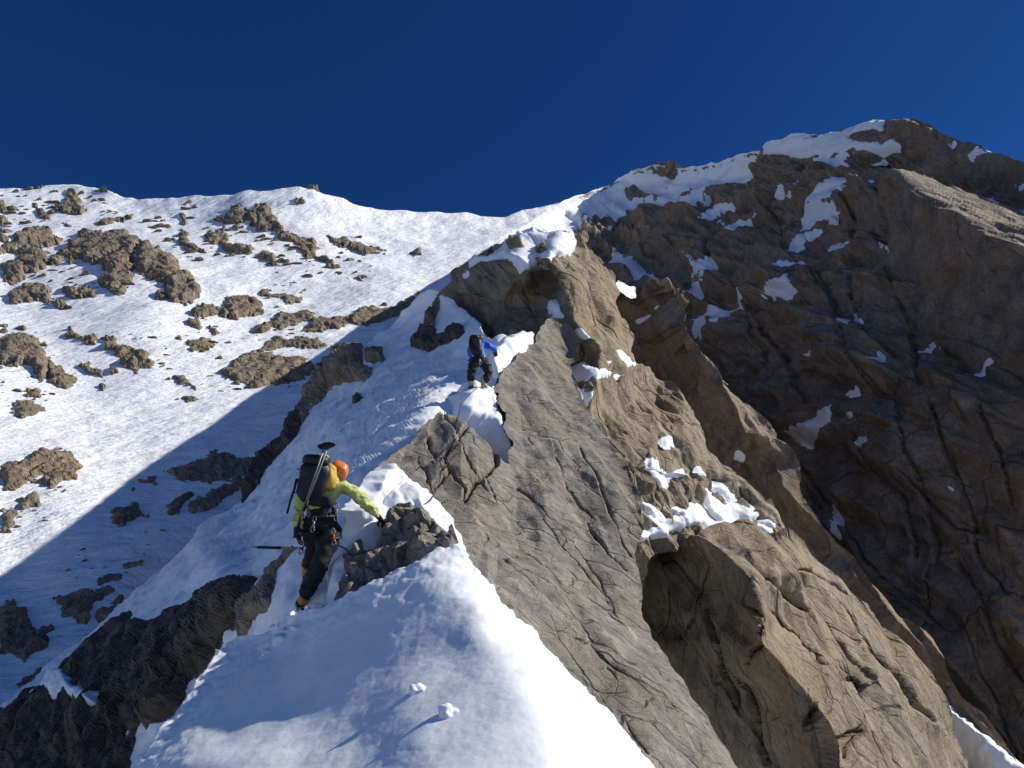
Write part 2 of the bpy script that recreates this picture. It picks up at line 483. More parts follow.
M['rope'] = plain('dark_rope', (.035, .035, .05), .8, scale=150)
M['white_tape'] = plain('white_tape', (.7, .7, .7), .7, scale=50)
M['glacier'] = snow_mat('grey_glacier', 300, tint=(.34, .35, .37))
# ------------------------------------------------------------------ the camera, light and sky
cam = bpy.data.cameras.new('camera'); co = bpy.data.objects.new('camera', cam); COL.objects.link(co)
cam.sensor_width = 36; cam.lens = 36 * F / 1024; cam.clip_start = .05; cam.clip_end = 60000
co.rotation_euler = (math.pi / 2 + PITCH, 0, 0); SC.camera = co

SUN_EL, SUN_AZ = math.radians(38.3), math.radians(-3)     # azimuth: right of the view, turned this much behind the camera
SDIR = Vector((math.cos(SUN_EL) * math.cos(SUN_AZ), -math.cos(SUN_EL) * math.sin(SUN_AZ), math.sin(SUN_EL)))
sl = bpy.data.lights.new('sun', 'SUN'); sl.energy = 5.0; sl.angle = math.radians(.53); sl.color = (1, .955, .86)
so = bpy.data.objects.new('sun', sl); COL.objects.link(so); so.rotation_euler = (-SDIR).to_track_quat('-Z', 'Y').to_euler()
so.location = SDIR * 50
w = bpy.data.worlds.new('World'); SC.world = w; w.use_nodes = True
nt = w.node_tree; bg = nt.nodes['Background']
sky = nt.nodes.new('ShaderNodeTexSky'); sky.sky_type = 'NISHITA'; sky.sun_disc = False
sky.sun_elevation = SUN_EL; sky.sun_rotation = math.atan2(SDIR.x, SDIR.y)
sky.altitude = 3800; sky.air_density = .9; sky.dust_density = .1; sky.ozone_density = 3.0
hs = nt.nodes.new('ShaderNodeHueSaturation'); hs.inputs['Saturation'].default_value = 1.16; hs.inputs['Hue'].default_value = .507
gm = nt.nodes.new('ShaderNodeGamma'); gm.inputs['Gamma'].default_value = 1.28
nt.links.new(sky.outputs[0], gm.inputs['Color']); nt.links.new(gm.outputs[0], hs.inputs['Color']); nt.links.new(hs.outputs[0], bg.inputs[0]); bg.inputs[1].default_value = .064
SC.cycles.diffuse_bounces = 3; SC.cycles.use_adaptive_sampling = True; SC.cycles.adaptive_threshold = .025
SC.view_settings.view_transform = 'Standard'; SC.view_settings.look = 'None'; SC.view_settings.exposure = .15; SC.view_settings.gamma = 1

# ------------------------------------------------------------------ joint frames of the rock (camera-frame axes turned into world)
def fr(a, b): return frame(cam2world(np.array(a, float)), cam2world(np.array(b, float)))
R_SLAB = fr((.50, -.85, -.1), (.2, .1, 1))
R_WALL = fr((.45, -.85, .2), (.6, .3, .8))
R_LEFT = fr((.8, -.5, .1), (0, .3, 1))
def K(a): return np.asarray(a)

E_ACROSS = cam2world(np.array([.84, .52, .12])); E_WALL = cam2world(np.array([.93, .35, .1])); E_BED = cam2world(np.array([-.35, .9, .2]))
def rock_disp(R, sizes, amps, seed, fb=(1.0, .1), crack=.25, sh=()):
    def f(P, N, sd, x, y):
        h = 0; sp = spacing(P, N); fc = facing(P, N); P = squash(P)
        for q, (e, per, am) in enumerate(sh): h = h + am * sheets(P, e, per, seed + 70 + q * 3, sp=sp) * np.clip((per / sp - 2) / 3, 0, 1)
        for i, (sz, am) in enumerate(zip(sizes, amps)):
            am = am * np.clip((min(sz) / sp - 1.2) / 2.5, 0, 1)
            h = h + am * facets(P, R, sz, seed + 20 * i, crack=crack, sp=sp)
        return (h + fb[1] * fbm(P, fb[0], 5, seed + 7)) * fc
    return f

def grooves(x, y, px, lines, deep, wd, side=0.0, reach=9):
    h = 0
    for q in lines:
        best = np.full(len(x), 1e9); sg = np.zeros(len(x))
        for a, b in zip(q, q[1:]):
            dx, dy = b[0] - a[0], b[1] - a[1]; L = dx * dx + dy * dy + 1e-9
            t = np.clip(((x - a[0]) * dx + (y - a[1]) * dy) / L, 0, 1)
            ex, ey = x - a[0] - t * dx, y - a[1] - t * dy; dd = np.hypot(ex, ey)
            m = dd < best; best = np.where(m, dd, best); sg = np.where(m, np.sign(dx * ey - dy * ex), sg)
        h = h + px * (-deep * np.exp(-(best / wd) ** 2) + side * sg * np.exp(-best / reach))
    return h
WX = lambda *q: [rough(crop(640, 100, 2.56, a), 3, 3, 700 + i, close=False) for i, a in enumerate(q)]
WY = lambda *q: [rough(crop(640, 400, 2.086, a), 3, 3, 750 + i, close=False) for i, a in enumerate(q)]
CR_WALL = WX([(385,385),(430,430),(480,510),(520,600),(560,680),(600,768)], [(440,420),(470,470),(500,540)], [(240,470),(300,560),(360,650),(420,768)], [(255,520),(280,600),(320,680)], [(650,290),(700,380),(760,440),(780,480)], [(540,440),(530,520),(560,580),(640,640)],
    [(560,440),(640,460),(660,520),(670,600),(700,700)], [(700,590),(780,620),(800,660)], [(190,430),(170,360),(200,330)], [(760,330),(800,400),(850,460),(900,470)], [(300,250),(340,300),(330,360)], [(520,240),(540,300),(500,340)]) + \
    WY([(520,0),(560,120),(590,240),(600,330)], [(600,0),(640,120),(680,240),(690,330),(760,400)], [(320,120),(400,240),(470,330),(540,400),(620,470)], [(700,0),(740,100),(760,200)], [(440,60),(470,140),(540,200),(560,320)], [(560,170),(640,260),(680,260)], [(640,330),(700,420),(740,520),(800,600)])
CR_BUT = WY([(275,430),(320,470),(350,500),(380,530),(420,555),(460,575),(475,600)], [(330,350),(345,380),(350,395)], [(240,440),(260,460),(245,500),(215,550)], [(470,580),(480,620),(470,680),(450,740)], [(455,480),(475,520),(500,560)], [(505,570),(520,600),(540,640)],
    [(300,600),(340,640),(380,680)], [(120,280),(180,300),(250,340),(300,390),(350,440)], [(380,440),(430,500),(480,560),(530,620),(590,690)], [(420,420),(480,490),(560,580),(620,670)], [(200,600),(240,680),(260,760)], [(130,440),(160,540),(200,640)], [(290,320),(330,345),(400,370),(440,400)], [(370,640),(410,690),(440,700),(470,690)])

# ================================================================== far snow slope on the left, up to the col
L0 = Relief([(-90, 197, 262), (-20, 190, 265), (60, 184, 270), (150, 200, 262), (290, 190, 250), (315, 192, 250), (360, 208, 270), (450, 215, 300), (530, 207, 300), (640, 175, 320), (720, 150, 330),
    (0, 300, 150), (150, 300, 140), (300, 330, 138), (420, 270, 190), (500, 240, 235), (200, 250, 190), (80, 240, 200), (330, 260, 190),
    (0, 420, 80), (120, 430, 84), (250, 400, 98), (380, 320, 140), (0, 600, 42), (130, 560, 46), (250, 500, 58), (450, 350, 130), (0, 790, 27), (300, 700, 44), (-90, 790, 25), (-90, 400, 82), (-90, 300, 145), (-90, 600, 39),
    (600, 400, 140), (700, 250, 250)], blur=18)
out0 = [(-86, 197), (-20, 190), (0, 189), (25, 188), (45, 184), (70, 184), (95, 188), (125, 197), (150, 200), (175, 199), (200, 197), (225, 196), (250, 193), (290, 190), (312, 191), (330, 197), (360, 208),
        (400, 212), (450, 215), (500, 214), (530, 207), (560, 200), (590, 193), (640, 190), (640, 420), (420, 560), (300, 770), (300, 850), (-86, 850)]
R_FALL = fr((-.55, -.75, -.45), (0, .6, 1))
def disp0(P, N, sd, x, y):
    Q = P @ R_FALL.T
    Qs = Q * np.array([.10, 1, 1])
    far = np.clip((P[:, 1] - 20) / 150, .15, 1.3)
    run = fbm(Qs, 5.0, 3, 31) * .40 + fbm(Qs, 1.6, 2, 32) * .05 - .55 * np.maximum(0, .22 - np.abs(vnoise(Qs / 4.2, 35))) * (1 + vnoise(P / 30, 36))
    return run * far + fbm(P, 22, 4, 33) * 1.3 * far + fbm(P, 1.2, 3, 34) * .02 * far
far_slope = surface('snow_mountain', L0, rough(out0, 1.2, 2, 3), 2.0, disp0, M['snow_far'], skirt=(4, 30), inward=1, centre=False)
tag(far_slope, 'broad sunlit snow slope with runnels rising to the col and the left skyline', 'mountain', kind='structure')

# ================================================================== the big shaded wall on the right
L1 = Relief([(1110, 850, 42), (1110, 400, 53), (1110, 190, 72), (1024, 158, 84), (960, 138, 105), (900, 118, 130), (850, 128, 150), (790, 140, 168), (740, 158, 205), (690, 168, 262), (640, 172, 300), (600, 190, 300),
    (560, 213, 262), (530, 235, 205), (490, 250, 130), (465, 270, 85), (440, 300, 46), (800, 300, 96), (700, 300, 128), (640, 250, 190), (580, 240, 215), (900, 400, 67), (800, 500, 73), (700, 400, 105), (600, 300, 130),
    (1000, 600, 50), (850, 700, 60), (700, 850, 70), (500, 400, 50), (440, 320, 43), (900, 250, 90), (980, 300, 70), (850, 200, 122), (760, 220, 150)], blur=12)
out1 = [(440, 300), (462, 268), (480, 253), (505, 238), (530, 226), (556, 208), (575, 199), (600, 190), (618, 181), (636, 173), (655, 169), (668, 168), (680, 171), (700, 169), (715, 167), (730, 161), (740, 157), (757, 154), (765, 149),
        (790, 140), (812, 135), (835, 131), (850, 128), (870, 123), (885, 119), (905, 117), (922, 121), (930, 125), (945, 133), (962, 140), (985, 148), (1000, 152), (1024, 160), (1060, 172), (1100, 188), (1116, 195), (1116, 850), (600, 850), (500, 600), (440, 400)]
d1a = rock_disp(R_WALL, [(26, 9, 9), (9, 4, 4), (3, 1.5, 1.5)], [3.0, 1.9, .8], 100, fb=(5, .45), sh=((E_WALL, 9, 2.2), (E_WALL, 3.1, .6), (E_BED, 7, .8)))
def disp1(P, N, sd, x, y):
    sd = signed(out1, x, y)
    k = np.clip((L1.depth(x, y)) / 100, .5, 1.8)
    return d1a(P, N, sd, x, y) * k * np.clip(sd / 28, .12, 1) + grooves(x, y, L1.depth(x, y) / F, CR_WALL, 7, 1.8, 3.0, 12) * facing(P, N)
wall = surface('rock_mountain', L1, rough(out1, 2.0, 3, 5), 1.7, disp1, M['rock_far'], skirt=(3, 12, 40), inward=2, centre=False, smooth=False)
tag(wall, 'huge brown rock wall in shadow filling the right side up to the rounded summit', 'mountain', kind='structure')

BL = Relief([(888, 171, 86), (940, 178, 90), (1024, 200, 79), (1090, 220, 72), (880, 240, 90), (905, 292, 84), (940, 335, 74), (1000, 350, 64), (1090, 410, 51), (870, 200, 92)],
    creases=[[(886, 176, 86), (910, 188, 80), (940, 206, 74), (972, 224, 69), (1000, 240, 65), (1060, 270, 58), (1100, 290, 54)]], blur=2)
block = surface('rock_block', BL, rough([(884, 172), (900, 174), (930, 180), (960, 186), (1000, 200), (1040, 208), (1100, 222), (1100, 400), (1020, 352), (985, 340), (950, 332), (925, 318), (906, 294), (893, 268), (884, 240), (880, 205)], 2.0, 3, 44), 1.4,
    rock_disp(R_WALL, [(14, 6, 6), (5, 2.2, 2.2), (2, 1, 1)], [.9, .5, .1], 150, fb=(4, .25), sh=((E_WALL, 4, .35),)), M['rock_far'], skirt=(2, 6, 14), inward=3, smooth=False)
tag(block, 'big slanted block with a lit upper face at the right edge of the wall', 'rock block')

# ================================================================== long rib between the tower and the wall
L2b = Relief([(640, 310, 62), (650, 370, 62), (680, 440, 56), (700, 500, 52), (600, 300, 68), (740, 355, 49), (785, 440, 45), (822, 525, 44), (880, 592, 41), (947, 668, 38), (1018, 768, 34), (1060, 850, 33),
    (760, 460, 46), (850, 600, 41), (920, 720, 37), (800, 560, 44), (780, 850, 40), (600, 500, 60), (700, 280, 66), (700, 850, 44)],
    creases=[[(657, 284, 50), (676, 314, 48), (693, 345, 46), (722, 383, 44), (735, 400, 43), (745, 430, 43)], [(664, 284, 54), (685, 312, 52), (705, 342, 50.5), (728, 374, 49), (746, 398, 47)]], blur=2)
out2b = [(600, 300), (618, 300), (634, 310), (638, 296), (641, 288), (650, 294), (657, 286), (664, 296), (676, 312), (684, 328), (694, 340), (706, 352), (722, 364), (740, 384), (756, 402), (775, 421), (786, 445), (796, 470), (800, 492), (822, 525),
         (851, 558), (880, 592), (899, 618), (912, 624), (926, 634), (940, 655), (950, 680), (962, 700), (985, 716), (1009, 750), (1030, 780), (1060, 850), (700, 850), (600, 500)]
rib = surface('rib_terrain', L2b, rough(out2b, 1.5, 3, 8), 1.6, rock_disp(R_SLAB, [(14, 3.5, 4), (4.5, 1.6, 1.6), (1.6, .7, .7)], [.9, .6, .25], 200, fb=(2, .14), sh=((E_ACROSS, 4, .9), (E_ACROSS, 1.5, .3))), M['rock_far'], skirt=(1.5, 6, 16), inward=2, centre=False, smooth=False)
tag(rib, 'long dark rock rib with a thin sunlit blade edge below the wall', 'rock rib', kind='structure')

# ================================================================== tower and the lit rock below it
L2 = Relief([(430, 292, 38), (445, 290, 37), (480, 250, 36), (515, 232, 35), (560, 232, 35), (500, 300, 31.5), (470, 330, 35), (520, 350, 27.5), (480, 380, 32), (575, 385, 24), (600, 420, 23), (640, 460, 22.5), (640, 540, 22), (690, 405, 30),
    (745, 476, 30), (795, 535, 29), (820, 600, 29), (700, 470, 25), (640, 363, 31), (640, 300, 40), (660, 375, 34), (560, 470, 23), (700, 700, 23), (660, 600, 23), (600, 262, 37), (450, 500, 23), (545, 350, 27), (700, 540, 24), (575, 362, 26), (520, 275, 31)],
    creases=[[(548, 262, 31), (560, 282, 29.5), (574, 310, 28.2), (590, 338, 27), (604, 362, 26)], [(542, 258, 33), (538, 288, 33), (533, 310, 32), (546, 330, 30.5), (574, 350, 27.4)]], blur=2)
out2 = [(425, 300), (432, 291), (446, 281), (450, 272), (466, 262), (475, 255), (482, 247), (500, 240), (518, 230), (536, 228), (556, 233), (572, 232), (578, 240), (590, 247), (600, 258), (607, 270), (618, 283), (623, 290), (616, 299), (617, 308), (625, 318),
        (629, 333), (631, 351), (641, 363), (658, 375), (672, 381), (681, 391), (692, 405), (701, 424), (710, 441), (724, 457), (743, 476), (759, 497), (778, 521), (790, 531), (778, 541), (750, 546), (730, 548), (690, 550), (655, 560), (640, 600), (590, 700), (430, 560), (420, 340)]
tower = surface('tower_terrain', L2, rough(out2, 1.6, 3, 11), 1.5, rock_disp(R_SLAB, [(7, 2.2, 3), (2.6, 1.0, 1.2), (1.0, .45, .45)], [.42, .30, .12], 300, fb=(1.5, .10), sh=((E_ACROSS, 2.2, .6), (E_ACROSS, .8, .17), (E_BED, 1.9, .08))), M['rock_mid'], skirt=(1, 4, 12), inward=2, centre=False, smooth=False)
tag(tower, 'tan granite tower and lit slabs on the middle of the ridge', 'rock tower', kind='structure')

# ================================================================== buttress lower right
L3 = Relief([(640, 548, 26.5), (645, 570, 27), (652, 640, 27.5), (690, 768, 25), (700, 850, 24), (600, 700, 32), (800, 540, 27), (830, 560, 28), (870, 600, 29), (940, 690, 29), (985, 790, 29), (1000, 850, 29), (740, 521, 26), (780, 620, 21.5), (860, 660, 23.5), (850, 560, 29), (840, 720, 19)],
    creases=[[(672, 526, 25), (700, 530, 23), (726, 553, 21.5), (755, 582, 20), (766, 616, 19), (762, 642, 18.5), (784, 664, 18.2), (798, 688, 18), (822, 726, 17.4), (840, 790, 17), (845, 850, 17)]], blur=2)
out3 = [(636, 560), (640, 545), (655, 535), (680, 530), (700, 526), (725, 522), (750, 524), (775, 530), (792, 530), (812, 542), (830, 560), (850, 580), (872, 600), (886, 622), (905, 645), (925, 668), (940, 690), (955, 720), (970, 755), (985, 800), (1000, 850), (620, 850), (630, 650)]
d3 = rock_disp(R_SLAB, [(7, 2.7, 3.2), (3.0, 1.3, 1.4), (1.0, .5, .5)], [.52, .20, .05], 400, fb=(1.2, .06), sh=((E_ACROSS, 2.4, .42), (E_ACROSS, .8, .10)))
d3b = lambda P, N, sd, x, y: d3(P, N, sd, x, y) + grooves(x, y, L3.depth(x, y) / F, CR_BUT, 10, 1.8, 4.0, 10) * facing(P, N)
buttress = surface('buttress_terrain', L3, rough(out3, 1.5, 3, 14), 1.5, d3b, M['rock_mid'], skirt=(1, 4, 8), inward=2, centre=False, smooth=False)
tag(buttress, 'rounded granite buttress with a dark hollow left face and a lit right face', 'rock buttress', kind='structure')

# ================================================================== shaded snow flank of the ridge (climbers stand on it)
L5 = Relief([(430, 290, 39), (400, 315, 44), (345, 345, 45), (310, 395, 44), (270, 460, 36), (240, 500, 32), (190, 530, 31), (130, 600, 26), (0, 710, 22), (-90, 790, 20), (-90, 850, 19), (150, 790, 12), (80, 720, 17), (200, 640, 14.5), (250, 600, 12.5), (300, 608, 8.9),
    (330, 540, 10.6), (360, 480, 13.2), (395, 455, 14.6), (425, 420, 17), (455, 400, 19), (482, 390, 21.5), (500, 385, 21.8), (535, 335, 26), (500, 335, 27), (480, 320, 30), (455, 300, 37), (300, 500, 21), (380, 400, 29), (350, 440, 24), (440, 360, 31),
    (440, 560, 10.6), (480, 540, 13.5), (500, 500, 14.5), (600, 400, 24), (560, 330, 29), (320, 700, 8.5), (500, 850, 7), (250, 550, 20)], blur=8)
out5 = [(430, 289), (440, 292), (455, 300), (468, 312), (482, 325), (486, 336), (500, 334), (520, 333), (535, 335), (545, 345), (560, 400), (560, 560), (500, 700), (400, 850), (-86, 850), (-86, 780), (-30, 733), (0, 708), (25, 684), (60, 652), (95, 628), (118, 606), (150, 575), (185, 545),
        (205, 520), (240, 500), (252, 480), (268, 455), (285, 436), (300, 412), (306, 395), (320, 372), (335, 352), (352, 344), (372, 340), (382, 330), (393, 320), (402, 310), (414, 300)]
def disp5(P, N, sd, x, y):
    return fbm(P, 3.0, 4, 51) * .20 + fbm(P, .7, 4, 52) * .09 + fbm(P, .22, 2, 53) * .02
flank = surface('ridge_terrain', L5, rough(out5, 2.0, 3, 17), 1.5, disp5, M['snow_mid'], skirt=(.6, 3, 10), inward=3, centre=False)
tag(flank, 'blue shaded snow flank of the ridge below the climbers', 'snow ridge', kind='structure')

# ================================================================== near slab ridge
L4 = Relief([(455, 410, 17.3), (425, 420, 15.4), (395, 455, 13), (362, 482, 11.6), (440, 545, 8.7), (475, 580, 8.2), (520, 640, 7.6), (580, 700, 7.1), (648, 768, 6.6), (690, 850, 6.4), (760, 800, 8.0), (743, 768, 8.4), (683, 668, 9.8), (655, 630, 10.6), (645, 600, 11.2), (640, 530, 13.6),
    (625, 470, 16.2), (600, 420, 19.5), (575, 390, 22.5), (570, 340, 27), (545, 320, 28), (521, 353, 24), (492, 384, 20), (515, 466, 14.3), (480, 430, 15.6), (540, 560, 10.2), (600, 560, 11.8), (400, 560, 10), (500, 850, 7), (560, 440, 17.2), (480, 500, 11.6)], blur=5)
out4 = [(362, 484), (370, 472), (380, 462), (395, 450), (412, 438), (428, 420), (440, 412), (455, 415), (466, 428), (484, 440), (505, 460), (515, 467), (508, 453), (514, 440), (503, 426), (507, 412), (497, 404), (499, 394), (490, 387), (499, 378), (503, 366), (514, 361), (520, 350), (534, 344), (538, 332), (545, 321), (557, 318), (570, 325), (580, 340),
        (570, 362), (576, 390), (590, 412), (603, 425), (610, 440), (620, 458), (628, 475), (640, 492), (642, 520), (638, 545), (641, 570), (645, 600), (656, 632), (683, 668), (712, 707), (731, 745), (745, 775), (775, 850), (420, 850), (350, 600), (370, 520)]
d4 = rock_disp(R_SLAB, [(3.6, 1.05, 1.5), (1.5, .5, .6), (.45, .2, .22)], [.19, .055, .014], 500, fb=(.9, .035), crack=.3, sh=((E_ACROSS, 1.1, .10), (E_ACROSS, .3, .03)))
CRK = [crop(340, 400, 4.8, q) for q in (
    [(490, 60), (530, 130), (555, 190), (500, 270), (530, 320), (480, 375), (440, 405)], [(605, 140), (560, 205), (610, 270), (660, 325), (690, 350), (640, 390), (596, 450)], [(690, 350), (760, 300), (748, 240)],
    [(690, 350), (740, 400), (770, 470), (830, 530), (890, 560)], [(600, 470), (640, 540), (700, 620), (760, 690), (810, 760)], [(420, 180), (440, 240), (470, 290)], [(390, 300), (420, 360), (450, 400)], [(530, 330), (590, 400), (600, 440)], [(440, 290), (500, 265)])]
CRK += [crop(340, 400, 2.087, q) for q in ([(375, 170), (430, 215), (480, 260), (530, 330), (570, 395), (600, 450)], [(290, 250), (330, 300), (375, 335), (420, 365), (470, 395)], [(400, 300), (450, 345), (505, 400), (560, 440)],
    [(340, 330), (395, 375), (440, 420), (520, 500), (600, 580), (680, 650)], [(430, 235), (480, 300), (520, 345), (560, 400), (600, 450), (650, 540)], [(620, 560), (665, 600), (700, 650), (740, 740)], [(455, 478), (480, 485), (512, 506)], [(480, 540), (540, 600), (590, 660), (640, 740)],
    [(500, 100), (540, 180), (580, 260), (610, 320)], [(520, 250), (560, 310), (600, 350)], [(450, 120), (480, 180), (530, 240)], [(560, 560), (600, 620), (660, 680)])]
CRK = [rough(q, 2.0, 3, 900 + i, close=False) for i, q in enumerate(CRK)]
d4_rock = d4
def d4(P, N, sd, x, y):
    h = d4_rock(P, N, sd, x, y); wd = 1.3 + .7 * fbm(P, .5, 2, 905)
    for i, q in enumerate(CRK):
        best = np.full(len(x), 1e9); side = np.zeros(len(x))
        for a, b in zip(q, q[1:]):
            dx, dy = b[0] - a[0], b[1] - a[1]; L = dx * dx + dy * dy + 1e-9
            t = np.clip(((x - a[0]) * dx + (y - a[1]) * dy) / L, 0, 1)
            ex, ey = x - a[0] - t * dx, y - a[1] - t * dy; dd = np.hypot(ex, ey)
            m = dd < best; best = np.where(m, dd, best); side = np.where(m, np.sign(dx * ey - dy * ex), side)
        h = h - .13 * np.exp(-(best / wd) ** 2) + .06 * side * np.exp(-best / 9)
    return h
slab = surface('slab_terrain', L4, rough(out4, 2.6, 3, 21), 1.3, d4, M['rock_near'], skirt=(.5, 2, 5), inward=2, centre=False, smooth=False)
tag(slab, 'steep cracked grey granite slab lit by the sun right of the snow crest', 'rock slab', kind='structure')

# ================================================================== near snow crest
L7 = Relief([(129, 768, 7.0), (100, 850, 6.3), (158, 730, 7.5), (191, 692, 8.0), (225, 644, 8.9), (262, 640, 8.6), (290, 625, 8.4), (345, 600, 8.1), (385, 578, 8.0), (440, 543, 8.1), (300, 720, 6.3), (420, 768, 4.45), (330, 850, 4.0),
    (400, 650, 6.5), (500, 850, 3.4), (700, 850, 5.6), (652, 768, 5.9), (594, 700, 6.4), (534, 625, 7.1), (479, 562, 7.9), (462, 590, 6.8), (492, 632, 5.9), (522, 684, 5.05), (550, 735, 4.45), (572, 790, 3.95), (590, 850, 3.6), (580, 720, 5.0), (540, 660, 5.8)], blur=14)
out7 = [(100, 850), (129, 768), (158, 730), (191, 692), (211, 663), (225, 646), (240, 636), (262, 634), (280, 622), (300, 612), (325, 606), (345, 600), (365, 589), (385, 578), (405, 566), (425, 553), (440, 545), (458, 543), (470, 556), (486, 574), (500, 592), (516, 610), (532, 626), (548, 648),
        (562, 662), (578, 684), (592, 702), (608, 716), (622, 732), (636, 750), (650, 770), (665, 800), (690, 850)]
def disp7(P, N, sd, x, y):
    e = np.clip(1 - sd / 45, 0, 1)
    return fbm(P, 1.5, 3, 61) * .065 + fbm(P, .35, 4, 62) * (.006 + .035 * e) + fbm(P, .1, 3, 63) * (.002 + .006 * e)
crest = surface('crest_terrain', L7, rough(out7, 3.0, 4, 23), 1.3, disp7, M['snow_near'], skirt=(.08, .4, 2.0), inward=4, centre=False)
tag(crest, 'rounded foreground snow crest, blue in shade with a bright lumpy right edge', 'snow crest', kind='structure')

# unseen snowfields far below, all round to the horizon, added for bounced sunlight
bm = bmesh.new()
n = 48; ring = [0, 600, 1500, 4000, 12000, 40000]
vs = []
for ri, r in enumerate(ring):
    row = []
    for k in range(n if r else 1):
        a = 2 * math.pi * k / n
        z = -420 + (0 if r < 1000 else 90 * math.sin(k * 1.7 + ri) + 60 * math.sin(k * .9))
        row.append(bm.verts.new((r * math.cos(a), r * math.sin(a), z)))
    vs.append(row)
for k in range(n): bm.faces.new((vs[0][0], vs[1][k], vs[1][(k + 1) % n]))
for i in range(1, len(ring) - 1):
    for k in range(n): bm.faces.new((vs[i][k], vs[i + 1][k], vs[i + 1][(k + 1) % n], vs[i][(k + 1) % n]))
me = bpy.data.meshes.new('ground'); bm.to_mesh(me); bm.free(); me.materials.append(M['glacier'])
g = bpy.data.objects.new('ground', me); COL.objects.link(g); tag(g, 'unseen valley snowfields far below the ridge, added for bounced light', 'ground', kind='structure')
# ------------------------------------------------------------------ snow lying on rock, rock standing out of snow
def snow_patch(rel, disp, poly, name='snow_patch', label=None, group=None, thick=3.0, w=5.0, seed=1, amp=1.6, step=1.3, m=None, lump=1.0, cat='snow patch', kind=None, hug=.55):
    """thick, w in pixels at the patch's distance"""
    def f(P, N, sd, x, y):
        px = rel.depth(x, y) / F
        h = 0
        for ox, oy in ((0, 0), (5, 2), (-5, -2), (2, -5), (-2, 5), (9, 4), (-9, -4)):
            Pj, Nj = rel.at(x + ox, y + oy); h = h + disp(Pj, Nj, sd * 0 + 30, x + ox, y + oy)
        h = h / 7 * (1 - hug) + hug * disp(P, N, sd * 0 + 30, x, y)
        s0 = float(np.median(px))
        sd = np.where(sd > -1.2, sd + 1.7 * fbm(P, 7 * s0, 4, seed + 8) - .2, sd)
        pr = np.clip(sd / w, -1, 1)
        pr = np.where(pr > 0, np.sin(pr * math.pi / 2), pr * 1.2)
        return h + thick * px * pr + lump * px * (1.0 * fbm(P, 9 * s0, 4, seed + 3) + .3 * fbm(P, 2.5 * s0, 2, seed + 4))
    o = surface(name, rel, rough(poly, amp, 3, seed), step, f, m or M['snow_mid'], clip_lo=-2.0, patch=True)
    tag(o, label, cat, group, kind)
    return o

ND = lambda P, N, sd, x, y: 0 * sd
def outcrop(rel, disp, poly, label, name='rock_outcrop', cat='rock outcrop', tpx=7.0, w=6.0, seed=1, amp=1.6, step=1.3, m=None, R=None, blk=(16, 6, 2.6), group=None, rise=None, hard=1.0, kind=None, ragged=1.2):
    D = float(np.median(rel.depth(np.array([p[0] for p in poly]), np.array([p[1] for p in poly]))))
    s0 = D / F; R = R_LEFT if R is None else R
    def f(P, N, sd, x, y):
        Q = squash(P, .6)
        sd = np.where(sd > -1.0, sd + ragged * fbm(P, 11 * s0, 4, seed + 8), sd)
        pr = np.clip(sd / w, -1, 1); pr = np.where(pr > 0, np.sin(pr * math.pi / 2), pr * 1.5)
        h = tpx * s0 * pr * 1.1
        g = np.clip(sd / 4, .3, 1)
        k = hard * facing(P, N); sp = spacing(P, N, step, .4); at = lambda bs: np.clip((bs * s0 / sp - 1.0) / 1.6, 0, 1)
        h = h + g * s0 * k * (tpx * .46 * facets(Q, R, np.array([1.5, 1, 1]) * blk[0] * s0, seed, sp=sp) * at(blk[0]) + tpx * .42 * facets(Q, R, np.array([1.4, 1, 1]) * blk[1] * s0, seed + 3, sp=sp) * at(blk[1]) + tpx * .20 * facets(Q, R, np.array([1, 1, 1]) * blk[2] * s0, seed + 6, sp=sp) * at(blk[2]))
        if rise: h = h + s0 * rise(x, y)
        return h + disp(P, N, sd, x, y) + .6 * s0 * fbm(P, 3 * s0, 3, seed)
    o = surface(name, rel, rough(poly, amp, 3, seed), step, f, m or M['rock_left'], clip_lo=-1.5, patch=True, smooth=False, patch_k=.6)
    tag(o, label, cat, group, kind)
    o_f[label] = (f, poly)
    return o

